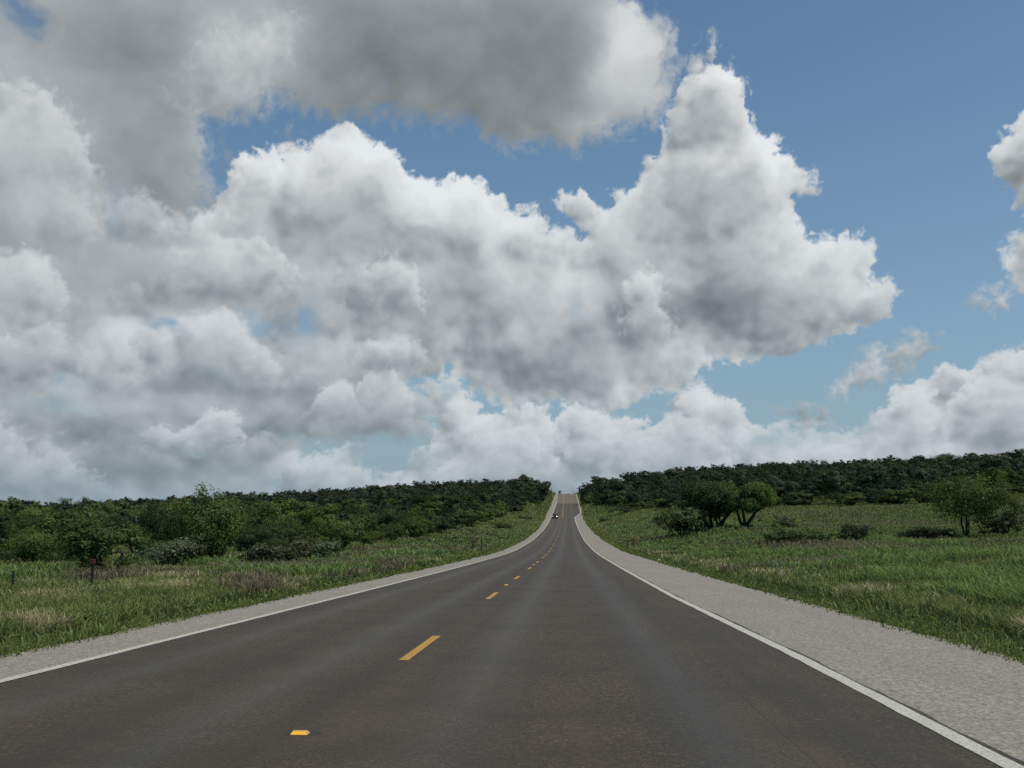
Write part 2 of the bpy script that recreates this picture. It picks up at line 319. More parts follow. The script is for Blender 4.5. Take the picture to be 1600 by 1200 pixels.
RIGHT_EDGE = ([-30, 12, 22, 76, 185, 316, 375, 520, 640, 900], [5.4, 5.4, 5.35, 5.5, 4.95, 4.45, 4.9, 5.5, 5.0, 4.2])
def along(t, y): return np.interp(y, t[0], t[1])
# ------------------------------------------------------------------ helpers
S = bpy.context.scene
COL = S.collection

def tag(o, label=None, cat=None, group=None, kind=None):
    if label: o['label'] = label
    if cat: o['category'] = cat
    if group: o['group'] = group
    if kind: o['kind'] = kind
    return o

def link(name, data, parent=None, loc=(0, 0, 0), rot=(0, 0, 0), sc=(1, 1, 1)):
    o = bpy.data.objects.new(name, data)
    COL.objects.link(o)
    o.parent = parent
    o.location = loc; o.rotation_euler = rot; o.scale = sc
    return o

def mesh_np(name, V, counts, loops, mats, col=None, mat_idx=None, smooth=False, extra=None):
    """mesh from numpy: vertices (n,3), polygon corner counts, flat loop indices, per-vertex colour"""
    V = np.ascontiguousarray(V, np.float32); counts = np.asarray(counts, np.int32); loops = np.asarray(loops, np.int32)
    m = bpy.data.meshes.new(name)
    m.vertices.add(len(V)); m.vertices.foreach_set('co', V.ravel())
    m.loops.add(len(loops)); m.loops.foreach_set('vertex_index', loops)
    m.polygons.add(len(counts))
    st = np.concatenate([[0], np.cumsum(counts)[:-1]]).astype(np.int32)
    m.polygons.foreach_set('loop_start', st)
    if mat_idx is not None: m.polygons.foreach_set('material_index', np.asarray(mat_idx, np.int32))
    m.update(calc_edges=True)
    m.polygons.foreach_set('use_smooth', np.full(len(counts), smooth))
    for k in (mats if isinstance(mats, (list, tuple)) else [mats]): m.materials.append(k)
    if col is not None:
        c = np.ones((len(V), 4), np.float32); c[:, :col.shape[1]] = col
        at = m.color_attributes.new('tint', 'FLOAT_COLOR', 'POINT'); at.data.foreach_set('color', c.ravel())
    m.update()
    return m

def node_mat(name):
    m = bpy.data.materials.new(name); m.use_nodes = True
    nt = m.node_tree; nt.nodes.clear()
    out = nt.nodes.new('ShaderNodeOutputMaterial')
    return m, nt, out

def N(nt, t, **kw):
    n = nt.nodes.new(t)
    for k, v in kw.items():
        if k.startswith('i_'):
            key = k[2:]
            key = int(key) if key.isdigit() else key.replace('_', ' ')
            n.inputs[key].default_value = v
        else: setattr(n, k, v)
    return n

def L(nt, a, b): nt.links.new(a, b)

def mix(nt, fac, a, b, blend='MIX'):
    n = nt.nodes.new('ShaderNodeMix'); n.data_type = 'RGBA'; n.blend_type = blend
    for sock, v in ((n.inputs[0], fac), (n.inputs[6], a), (n.inputs[7], b)):
        if hasattr(v, 'node'): L(nt, v, sock)
        elif isinstance(v, (int, float)): sock.default_value = v
        else: sock.default_value = (*v, 1) if len(v) == 3 else v
    return n.outputs[2]

def ramp(nt, src, pts):
    r = nt.nodes.new('ShaderNodeValToRGB'); L(nt, src, r.inputs[0])
    e = r.color_ramp.elements
    while len(e) < len(pts): e.new(.5)
    for i, (p, c) in enumerate(pts):
        e[i].position = p; e[i].color = (c, c, c, 1) if isinstance(c, (int, float)) else (*c, 1)
    return r.outputs[0]

def noise(nt, vec, scale, detail=4, rough=.55, typ=None):
    n = nt.nodes.new('ShaderNodeTexNoise'); n.inputs['Scale'].default_value = scale
    n.inputs['Detail'].default_value = detail; n.inputs['Roughness'].default_value = rough
    if vec is not None: L(nt, vec, n.inputs['Vector'])
    return n.outputs[0]

def mapping(nt, vec, scale=(1, 1, 1), loc=(0, 0, 0)):
    n = nt.nodes.new('ShaderNodeMapping'); L(nt, vec, n.inputs[0])
    n.inputs['Scale'].default_value = scale; n.inputs['Location'].default_value = loc
    return n.outputs[0]

def mathn(nt, op, a, b=None, c=None):
    n = nt.nodes.new('ShaderNodeMath'); n.operation = op
    for i, v in enumerate((a, b, c)):
        if v is None: continue
        if hasattr(v, 'node'): L(nt, v, n.inputs[i])
        else: n.inputs[i].default_value = v
    return n.outputs[0]

def plain(name, c, rough=.6, metal=0., emit=None, spec=.5, es=1.):
    m, nt, out = node_mat(name)
    b = N(nt, 'ShaderNodeBsdfPrincipled'); L(nt, b.outputs[0], out.inputs[0])
    tc = N(nt, 'ShaderNodeTexCoord')
    f = noise(nt, tc.outputs['Object'], 14, 4)
    cc = mix(nt, mathn(nt, 'MULTIPLY', f, .35), c, tuple(v*.55 for v in c))
    L(nt, cc, b.inputs['Base Color'])
    b.inputs['Roughness'].default_value = rough; b.inputs['Metallic'].default_value = metal
    b.inputs['Specular IOR Level'].default_value = spec
    if emit:
        b.inputs['Emission Color'].default_value = (*emit, 1); b.inputs['Emission Strength'].default_value = es
    return m

# ------------------------------------------------------------------ materials
def road_mat():
    m, nt, out = node_mat('worn_chipseal')
    b = N(nt, 'ShaderNodeBsdfPrincipled'); L(nt, b.outputs[0], out.inputs[0])
    g = N(nt, 'ShaderNodeNewGeometry'); P = g.outputs['Position']
    xyz = N(nt, 'ShaderNodeSeparateXYZ'); L(nt, P, xyz.inputs[0])
    flat = mapping(nt, P, (1, 1, 0))
    v = N(nt, 'ShaderNodeTexVoronoi'); v.inputs['Scale'].default_value = 48; L(nt, flat, v.inputs['Vector'])
    chip = N(nt, 'ShaderNodeSeparateColor'); L(nt, v.outputs['Color'], chip.inputs[0])
    c = mix(nt, ramp(nt, chip.outputs[0], [(0, 0.), (.5, .25), (.82, .5), (1, 1.)]), (.013, .010, .007), (.180, .128, .068))
    g2 = noise(nt, flat, 16, 4, .7)
    c = mix(nt, ramp(nt, g2, [(.40, .0), (.62, .7)]), c, (.020, .018, .015))
    brown = noise(nt, mapping(nt, P, (1.3, .18, 0)), 1.1, 5, .6)
    c = mix(nt, ramp(nt, brown, [(.38, 0), (.66, .6)]), c, (.076, .054, .028))
    long_ = noise(nt, mapping(nt, P, (.8, .022, 0)), 1.0, 4, .55)
    c = mix(nt, ramp(nt, long_, [(.35, .0), (.68, .5)]), c, (.056, .050, .042))
    tr = noise(nt, mapping(nt, P, (1.6, .03, 0), (7, 3, 0)), 1.0, 3, .5)
    c = mix(nt, ramp(nt, tr, [(.48, .0), (.66, .45)]), c, (.024, .020, .016))
    # wheel paths: polished, slightly greyer bands along each lane
    def band(x0, w):
        d = mathn(nt, 'ABSOLUTE', mathn(nt, 'SUBTRACT', xyz.outputs[0], x0))
        return mathn(nt, 'SUBTRACT', 1., mathn(nt, 'MINIMUM', mathn(nt, 'DIVIDE', d, w), 1.))
    wh = mathn(nt, 'ADD', mathn(nt, 'ADD', band(-.9, .55), band(1.05, .55)), mathn(nt, 'ADD', band(-4.6, .5), band(-2.8, .5)))
    c = mix(nt, mathn(nt, 'MULTIPLY', wh, .18), c, (.064, .059, .050))
    # a sealed lengthwise seam in the right lane
    wob = mathn(nt, 'MULTIPLY', mathn(nt, 'SUBTRACT', noise(nt, mapping(nt, P, (0, 1, 0)), 1.2, 3), .5), .05)
    sd = mathn(nt, 'ABSOLUTE', mathn(nt, 'SUBTRACT', mathn(nt, 'ADD', xyz.outputs[0], wob), 1.55))
    seam = mathn(nt, 'LESS_THAN', sd, .006)
    seam = mathn(nt, 'MULTIPLY', seam, mathn(nt, 'LESS_THAN', xyz.outputs[1], 13.))
    c = mix(nt, mathn(nt, 'MULTIPLY', seam, .6), c, (.015, .014, .013))
    # brightness of the crest stretch painted in as paler colour; tone greys with distance
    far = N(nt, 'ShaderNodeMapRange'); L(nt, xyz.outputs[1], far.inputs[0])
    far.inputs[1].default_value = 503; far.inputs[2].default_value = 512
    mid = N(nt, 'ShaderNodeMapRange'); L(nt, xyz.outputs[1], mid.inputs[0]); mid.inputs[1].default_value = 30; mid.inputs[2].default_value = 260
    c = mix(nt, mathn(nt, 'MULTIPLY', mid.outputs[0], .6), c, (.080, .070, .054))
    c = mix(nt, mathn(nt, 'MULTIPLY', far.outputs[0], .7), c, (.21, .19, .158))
    spots = noise(nt, flat, .55, 6, .7)
    c = mix(nt, ramp(nt, spots, [(.44, .0), (.62, .5)]), c, (.028, .022, .014))
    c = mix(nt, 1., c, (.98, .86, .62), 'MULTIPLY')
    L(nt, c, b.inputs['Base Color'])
    L(nt, mathn(nt, 'SUBTRACT', .66, mathn(nt, 'MULTIPLY', wh, .16)), b.inputs['Roughness'])
    b.inputs['Roughness'].default_value = .6; b.inputs['Specular IOR Level'].default_value = .45
    bp = N(nt, 'ShaderNodeBump'); bp.inputs['Strength'].default_value = .5; bp.inputs['Distance'].default_value = .006
    L(nt, v.outputs['Distance'], bp.inputs['Height']); L(nt, bp.outputs[0], b.inputs['Normal'])
    return m

def shoulder_mat():
    m, nt, out = node_mat('pale_gravel_shoulder')
    b = N(nt, 'ShaderNodeBsdfPrincipled'); L(nt, b.outputs[0], out.inputs[0])
    g = N(nt, 'ShaderNodeNewGeometry'); flat = mapping(nt, g.outputs['Position'], (1, 1, 0))
    v = N(nt, 'ShaderNodeTexVoronoi'); v.inputs['Scale'].default_value = 36; L(nt, flat, v.inputs['Vector'])
    chip = N(nt, 'ShaderNodeSeparateColor'); L(nt, v.outputs['Color'], chip.inputs[0])
    c = mix(nt, chip.outputs[0], (.172, .154, .122), (.385, .347, .280))
    c = mix(nt, ramp(nt, noise(nt, flat, 9, 5, .7), [(.56, 0), (.7, .7)]), c, (.10, .090, .072))
    c = mix(nt, ramp(nt, noise(nt, mapping(nt, g.outputs['Position'], (1, .2, 0)), 1.2, 4), [(.4, 0), (.7, .35)]), c, (.20, .170, .130))
    L(nt, c, b.inputs['Base Color']); b.inputs['Roughness'].default_value = .9; b.inputs['Specular IOR Level'].default_value = .2
    bp = N(nt, 'ShaderNodeBump'); bp.inputs['Strength'].default_value = .6; bp.inputs['Distance'].default_value = .008
    L(nt, v.outputs['Distance'], bp.inputs['Height']); L(nt, bp.outputs[0], b.inputs['Normal'])
    return m

def paint_mat(name, c, dirt, wear):
    m, nt, out = node_mat(name)
    b = N(nt, 'ShaderNodeBsdfPrincipled'); L(nt, b.outputs[0], out.inputs[0])
    g = N(nt, 'ShaderNodeNewGeometry'); flat = mapping(nt, g.outputs['Position'], (1, 1, 0))
    f = ramp(nt, noise(nt, flat, 30, 5, .75), [(.45, 0), (.62, wear)])
    f2 = ramp(nt, noise(nt, flat, 2.2, 4, .6), [(.4, 0), (.75, .45)])
    cc = mix(nt, f2, mix(nt, f, c, dirt), tuple(v*.6 for v in c))
    L(nt, cc, b.inputs['Base Color']); b.inputs['Roughness'].default_value = .6
    return m

def ground_mat():
    m, nt, out = node_mat('rough_pasture')
    b = N(nt, 'ShaderNodeBsdfPrincipled'); L(nt, b.outputs[0], out.inputs[0])
    g = N(nt, 'ShaderNodeNewGeometry'); P = mapping(nt, g.outputs['Position'], (1, 1, 0))
    n1 = noise(nt, P, .06, 6, .6); n2 = noise(nt, P, .35, 6, .65); n3 = noise(nt, P, 3.5, 6, .75)
    c = mix(nt, ramp(nt, n1, [(.38, 0), (.62, 1)]), (.092, .114, .038), (.124, .146, .050))
    c = mix(nt, ramp(nt, n2, [(.5, 0), (.68, .75)]), c, (.088, .074, .044))
    c = mix(nt, ramp(nt, n3, [(.38, .85), (.62, 0)]), c, (.026, .036, .014))
    L(nt, c, b.inputs['Base Color']); b.inputs['Roughness'].default_value = 1.; b.inputs['Specular IOR Level'].default_value = .1
    bp = N(nt, 'ShaderNodeBump'); bp.inputs['Strength'].default_value = .9; bp.inputs['Distance'].default_value = .25
    L(nt, n3, bp.inputs['Height']); L(nt, bp.outputs[0], b.inputs['Normal'])
    return m

def leaf_mat(name, c, dark, trans=.3, var=.35):
    m, nt, out = node_mat(name)
    at = N(nt, 'ShaderNodeAttribute', attribute_name='tint')
    oi = N(nt, 'ShaderNodeObjectInfo')
    base = mix(nt, ramp(nt, oi.outputs['Random'], [(0., 0.), (.45, .25), (.7, .9), (1., 1.)]) if var else 0., c, dark)
    if var: base = mix(nt, ramp(nt, oi.outputs['Random'], [(.26, 0.), (.30, .55), (.38, .55), (.42, 0.)]), base, (c[0]*1.15, c[1]*.95, c[2]*1.6))
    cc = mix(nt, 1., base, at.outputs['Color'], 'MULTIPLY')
    d = N(nt, 'ShaderNodeBsdfDiffuse'); L(nt, cc, d.inputs[0])
    t = N(nt, 'ShaderNodeBsdfTranslucent'); L(nt, cc, t.inputs[0])
    gl = N(nt, 'ShaderNodeBsdfGlossy'); gl.inputs['Roughness'].default_value = .45; gl.inputs[0].default_value = (.5, .5, .5, 1)
    s = N(nt, 'ShaderNodeMixShader'); s.inputs[0].default_value = trans
    L(nt, d.outputs[0], s.inputs[1]); L(nt, t.outputs[0], s.inputs[2])
    s2 = N(nt, 'ShaderNodeMixShader'); s2.inputs[0].default_value = .018
    L(nt, s.outputs[0], s2.inputs[1]); L(nt, gl.outputs[0], s2.inputs[2]); L(nt, s2.outputs[0], out.inputs[0])
    return m

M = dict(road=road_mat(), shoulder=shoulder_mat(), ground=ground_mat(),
    white=paint_mat('worn_white_paint', (.60, .575, .46), (.16, .145, .12), .7),
    yellow=paint_mat('worn_yellow_paint', (.56, .285, .022), (.13, .085, .045), .7),
    tar=plain('dark_road_edge', (.030, .028, .026), .8),
    mesq=leaf_mat('mesquite_leaf', (.106, .150, .036), (.052, .074, .026), .30),
    oak=leaf_mat('oak_leaf', (.072, .098, .040), (.042, .060, .034), .25),  # distance haze put into the colour: duller and bluer than the nearer leaves
    shrub=leaf_mat('shrub_leaf', (.100, .135, .048), (.068, .080, .040), .3),
    grass=leaf_mat('grass_blade', (1, 1, 1), (1, 1, 1), .35, 0),
    bark=plain('rough_dark_bark', (.045, .038, .032), .95, spec=.1),
    post=plain('dark_steel_post', (.022, .024, .024), .6), red=plain('faded_red_paint', (.16, .035, .026), .6),
    amber=plain('amber_reflector', (.55, .30, .03), .4, emit=(1., .50, .04), es=.45), marker=plain('marker_base', (.62, .42, .10), .5),  # the reflector is no lamp; its glow is added emission
    stone=plain('pale_limestone', (.48, .46, .42), .9))

# ------------------------------------------------------------------ ground, road and markings
YS = np.unique(np.concatenate([np.arange(-60, 20, 4.), np.arange(20, 40, 2.), np.arange(40, 340, 4.), np.arange(340, 700, 5.), np.arange(700, 1100, 20.), np.geomspace(1100, 9000, 16), [12., 316., 326., 372., -200, -1000, -5000]]))
def strip(name, ys, xa, xb, dz, mat, nx=1, ja=0., jb=0., seed=1):
    ys = np.array(ys, float)
    za = road_z(ys)
    r = np.random.RandomState(seed)
    a = np.array([xa(y) for y in ys]) + (fbm(ys*1.7+seed*9, ys*0+seed, 4, 3)-.5)*ja*2
    b = np.array([xb(y) for y in ys]) + (fbm(ys*1.7+seed*5, ys*0+seed+4, 4, 6)-.5)*jb*2
    t = np.linspace(0, 1, nx+1)
    X = a[:, None]*(1-t) + b[:, None]*t
    V = np.stack([X, np.repeat(ys[:, None], nx+1, 1), np.repeat(za[:, None]+dz, nx+1, 1)], -1).reshape(-1, 3)
    n = nx+1; i, j = np.meshgrid(np.arange(len(ys)-1), np.arange(nx), indexing='ij'); k = (i*n+j).ravel()
    loops = np.stack([k, k+1, k+n+1, k+n], 1).ravel()
    o = link(name, mesh_np(name, V, np.full(len(k), 4), loops, mat))
    return tag(o, kind='structure')

def fine(y0, y1, st=1.0, far=700):
    # every breakpoint of the ground rows is kept so that all sheets bend at the same places
    f = np.concatenate([np.arange(y0, min(y1, 60), .4), np.arange(max(y0, 60), min(y1, 200), 1.)]) if y0 < 200 else np.array([])
    return np.unique(np.concatenate([f, YS[(YS >= y0) & (YS <= y1)], [y0, y1]]))
_zrow = road_z(YS)
def road_z_rows(y): return np.interp(y, YS, _zrow)
road_z_smooth = road_z; road_z = road_z_rows      # road sheets follow exactly the rows of the ground mesh

offs = np.array(sorted([-6000, -3500, -2000, -1300, -950, -700, -520, -420, -340, -280, -235, -200, -170, -145, -124, -107, -93, -82, -72, -63, -56, -50, -45, -41, -37, -33.5, -30, -27, -24, -21.5, -19, -17, -15, -13, -11.5, -10.2, -9, -8, -7.5, 0, 7.5,
    8.0, 8.6, 9.6, 10.8, 12, 13.5, 15, 17, 19, 21.5, 24, 27, 30, 33.5, 38, 42, 46, 50, 56, 61, 67, 74, 82, 90, 100, 111, 124, 140, 156, 175, 200, 225, 250, 290, 340, 420, 520, 700, 900, 1300, 2000, 3500, 6000], ))
def ground():
    GX = axis_x(YS)[:, None] + offs[None, :]; GY = np.repeat(YS[:, None], len(offs), 1)
    GZ = ground_z(GX, GY)
    flat = (np.abs(offs) <= 7.6)[None, :]
    GZ = np.where(flat, _zrow[:, None]-.06, GZ)
    GZ = np.where((np.abs(offs) > 7.6)[None, :] & (np.abs(offs) < 10)[None, :], np.minimum(GZ, _zrow[:, None]+.1), GZ)
    n = len(offs); i, j = np.meshgrid(np.arange(len(YS)-1), np.arange(n-1), indexing='ij'); k = (i*n+j).ravel()
    o = link('ground', mesh_np('ground', np.stack([GX, GY, GZ], -1).reshape(-1, 3), np.full(len(k), 4), np.stack([k, k+1, k+n+1, k+n], 1).ravel(), M['ground'], smooth=True))
    tag(o, kind='structure')
    return GX, GY, GZ
GXYZ = ground()
def gz(x, y):      # height of the built ground mesh (rows and columns interpolated)
    x = np.asarray(x, float); y = np.asarray(y, float)
    i = np.clip(np.searchsorted(YS, y)-1, 0, len(YS)-2); a = (y-YS[i])/(YS[i+1]-YS[i])
    o = x - axis_x(y)
    j = np.clip(np.searchsorted(offs, o)-1, 0, len(offs)-2); b = (o-offs[j])/(offs[j+1]-offs[j])
    Z = GXYZ[2]
    return (Z[i, j]*(1-b)+Z[i, j+1]*b)*(1-a) + (Z[i+1, j]*(1-b)+Z[i+1, j+1]*b)*a

Yr = fine(-30, 900)
strip('gravel_shoulder', Yr, lambda y: along(LEFT_EDGE, y), lambda y: along(LEFT_LINE, y)+.06, .008, M['shoulder'], 3, .30, 0, 2)
strip('gravel_shoulder', Yr, lambda y: along(RIGHT_LINE, y)-.06, lambda y: along(RIGHT_EDGE, y), .008, M['shoulder'], 3, 0, .30, 3)
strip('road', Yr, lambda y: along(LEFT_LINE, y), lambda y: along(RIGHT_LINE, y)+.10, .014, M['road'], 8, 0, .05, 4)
strip('white_edge_line', Yr, lambda y: along(LEFT_LINE, y)-.06-(.05 if y > 250 else 0), lambda y: along(LEFT_LINE, y)+.07+(.03 if y > 250 else 0), .019, M['white'], 1, .012, .012, 5)
strip('white_edge_line', Yr, lambda y: along(RIGHT_LINE, y)-.10-(.03 if y > 250 else 0), lambda y: along(RIGHT_LINE, y)+.05+(.05 if y > 250 else 0), .019, M['white'], 1, .014, .014, 6)
def centre_dashes():
    V = []; F = []
    for k in range(24):
        y0 = 12.2*(k+1) + (.1 if k % 3 else -.05); y1 = y0+3.05
        ys = np.unique(np.concatenate([[y0, y1], YS[(YS > y0) & (YS < y1)]])); b = len(V)
        for y in ys:
            c = along(CENTRE, y); z = road_z(y)+.019
            V += [(c-.06, y, z), (c+.06, y, z)]
        for q in range(len(ys)-1): F += [(b+2*q, b+2*q+1, b+2*q+3, b+2*q+2)]
    m = mesh_np('yellow_centre_dashes', np.array(V), np.full(len(F), 4), np.array(F).ravel(), M['yellow'])
    tag(link('yellow_centre_dashes', m), kind='structure')
centre_dashes()
Yc = YS[(YS >= 312) & (YS <= 700)]
strip('yellow_centre_line', Yc, lambda y: along(CENTRE, y)-.15, lambda y: along(CENTRE, y)-.06, .019, M['yellow'], 1, 0, 0, 7)
strip('yellow_centre_line', Yc, lambda y: along(CENTRE, y)+.06, lambda y: along(CENTRE, y)+.15, .019, M['yellow'], 1, 0, 0, 8)
def side_road():   # pale ranch track leaving the road to the left just below the crest
    xs = np.array([-9.2, -10.5, -12, -14.5, -18, -22, -27, -33, -40.]); yc = np.array([612, 613, 615, 619, 624, 629, 633, 636, 638.])
    V = []; F = []
    for x, y in zip(xs, yc):
        for s in (-2.4, 2.4): V.append((x, y+s, float(gz(x, y+s))+.10))
    for q in range(len(xs)-1): F.append((2*q, 2*q+1, 2*q+3, 2*q+2))
    tag(link('gravel_track', mesh_np('gravel_track', np.array(V), np.full(len(F), 4), np.array(F).ravel(), M['shoulder'])), kind='structure')
side_road()

# ------------------------------------------------------------------ small shapes
def bm_obj(name, bm, mat, parent=None, smooth=False, loc=(0, 0, 0)):
    m = bpy.data.meshes.new(name); bm.normal_update(); bm.to_mesh(m); bm.free()
    for p in m.polygons: p.use_smooth = smooth
    m.materials.append(mat)
    return link(name, m, parent, loc)
def bm_box(bm, c, s, bev=0.):
    r = bmesh.ops.create_cube(bm, size=1, matrix=Matrix.Translation(c) @ Matrix.Diagonal((*s, 1)))
    if bev:
        es = list({e for v in r['verts'] for e in v.link_edges})
        bmesh.ops.bevel(bm, geom=es, offset=bev, segments=2, affect='EDGES', profile=.6)
def bm_cyl(bm, p, q, r, seg=16, r2=None):
    p = Vector(p); q = Vector(q); d = q-p
    mt = Matrix.Translation((p+q)/2) @ d.to_track_quat('Z', 'Y').to_matrix().to_4x4()
    bmesh.ops.create_cone(bm, cap_ends=True, segments=seg, radius1=r, radius2=r if r2 is None else r2, depth=d.length, matrix=mt)

# raised reflective markers between the dashes
def make_marker():
    r = link('road_marker', None)
    bm = bmesh.new(); a, b, h = .062, .052, .022
    vs = [bm.verts.new(v) for v in ((-a, -b, 0), (a, -b, 0), (a, b, 0), (-a, b, 0), (-a*.8, -b*.35, h), (a*.8, -b*.35, h), (a*.8, b*.35, h), (-a*.8, b*.35, h))]
    for f in ((3, 2, 1, 0), (4, 5, 6, 7), (1, 2, 6, 5), (2, 3, 7, 6), (3, 0, 4, 7), (0, 1, 5, 4)): bm.faces.new([vs[i] for i in f])
    bm_obj('base', bm, M['marker'], r)
    bm = bmesh.new(); bmesh.ops.create_circle(bm, cap_ends=True, segments=20, radius=1, matrix=Matrix.Translation((.02, .02, .0006)) @ Matrix.Diagonal((.14, .10, 1, 1)))
    bm_obj('tar_pad', bm, M['tar'], r)  # dark disc serves as tar pad and as shadow beneath the marker
    bm = bmesh.new()
    vs = [bm.verts.new(v) for v in ((-a*.94, -b*.93-.002, .003), (a*.94, -b*.93-.002, .003), (a*.78, -b*.42-.002, h*.93), (-a*.78, -b*.42-.002, h*.93))]
    bm.faces.new(vs); bm_obj('reflector', bm, M['amber'], r)
    return r
mk = make_marker()
for k in range(7):
    y = 7.6 + 24.4*k
    o = mk
    if k:
        o = mk.copy(); COL.objects.link(o)
        for ch in list(mk.children):
            c = ch.copy(); COL.objects.link(c); c.parent = o
    o.location = (float(along(CENTRE, y))-.02, y, float(road_z(y))+.0145)
    o.rotation_euler = (math.atan(float(road_z(y+1)-road_z(y-1))/2), 0, 0)
    tag(o, ['amber raised road marker nearest the viewer, alone on the dark asphalt', 'small amber road marker just beyond the second yellow dash'][k] if k < 2 else 'tiny amber road marker in line with the distant yellow dashes', 'road marker', 'raised markers along the centre line')

def post(x, y, h, w, label, red=0., lean=0.):
    r = link('marker_post', None, None, (x, y, float(gz(x, y))-.02), (0, lean, 0))
    bm = bmesh.new()
    bm_box(bm, (0, 0, (h-red)/2), (w, w*.28, h-red), .004); bm_box(bm, (0, w*.3, (h-red)/2), (w*.22, w*.5, h-red), 0)
    bm_obj('stake', bm, M['post'], r)
    if red:
        bm = bmesh.new(); bm_box(bm, (0, 0, h-red/2+.002), (w*1.7, w*.6, red), .01); bm_obj('red_cap', bm, M['red'], r)
    tag(r, label, 'marker post')
post(-12.6, 26.8, .92, .07, 'dark post with red top in the grass before the small bushy left mesquite', .13, .02)
post(-14.95, 27.2, .62, .06, 'short black post low in the grass at the left edge of the view')
post(-8.3, 97.5, 1.15, .10, 'tall black post in the left verge, nearer of two by the road', 0, .02)
post(-9.6, 103, .95, .11, 'shorter brownish post in the left verge, just left of the black one', .25, -.02)
post(6.1, 109, 1.0, .09, 'thin black post at the edge of the right shoulder')
post(6.9, 112, 1.05, .12, 'post with red top beside the thin black post on the right verge', .3, .01)
post(9.6, 110, .8, .12, 'stubby dark post standing back in the grass right of the red topped post')
def stone(x, y, s, label):
    bm = bmesh.new(); bmesh.ops.create_icosphere(bm, subdivisions=2, radius=s)
    rr = random.Random(int(x*10))
    for v in bm.verts: v.co *= rr.uniform(.8, 1.15); v.co.z *= .6
    o = bm_obj('stone', bm, M['stone'], None, False, (x, y, float(gz(x, y))+.06+s*.2))
    tag(o, label, 'stone')
stone(5.75, 67, .13, 'pale stone at the grass edge of the right shoulder')
def scrap():
    x, y = 3.55, 27.0
    bm = bmesh.new(); n = 6; vs = []
    for i in range(n+1):
        for j in (0, 1): vs.append(bm.verts.new((i*.06+.02*math.sin(i*2+j), j*.10+.02*math.sin(i*3), .012+.02*abs(math.sin(i*1.7+j)))))
    for i in range(n): bm.faces.new((vs[2*i], vs[2*i+2], vs[2*i+3], vs[2*i+1]))
    tag(bm_obj('paper_scrap', bm, M['white'], None, True, (x, y, float(road_z(y))+.008)), 'thin white scrap lying on the right gravel shoulder', 'litter')
scrap()

# ------------------------------------------------------------------ vehicles
def car_paint(name, c):
    m, nt, out = node_mat(name); b = N(nt, 'ShaderNodeBsdfPrincipled'); L(nt, b.outputs[0], out.inputs[0])
    tc = N(nt, 'ShaderNodeTexCoord'); f = noise(nt, tc.outputs['Object'], 3, 4)
    L(nt, mix(nt, mathn(nt, 'MULTIPLY', f, .3), c, (.06, .05, .04)), b.inputs['Base Color'])
    b.inputs['Roughness'].default_value = .3; b.inputs['Coat Weight'].default_value = .6
    return m
MG = plain('dark_car_glass', (.015, .018, .02), .08); MT = plain('tyre_rubber', (.018, .018, .018), .9); MR = plain('wheel_alloy', (.35, .35, .36), .35, .8)
ML = plain('headlight_glass', (.7, .7, .7), .2, emit=(1, .95, .86), es=5.); ML2 = plain('headlight_glass_dim', (.7, .7, .7), .2, emit=(1, .97, .9), es=.9); MB = plain('black_grille', (.012, .012, .012), .5)
def loft(bm, secs):   # closed rings of equal length -> skin with caps
    rings = [[bm.verts.new(p) for p in s] for s in secs]; n = len(rings[0])
    for a, b in zip(rings, rings[1:]):
        for i in range(n): bm.faces.new((a[i], a[(i+1) % n], b[(i+1) % n], b[i]))
    bm.faces.new(rings[0][::-1]); bm.faces.new(rings[-1])
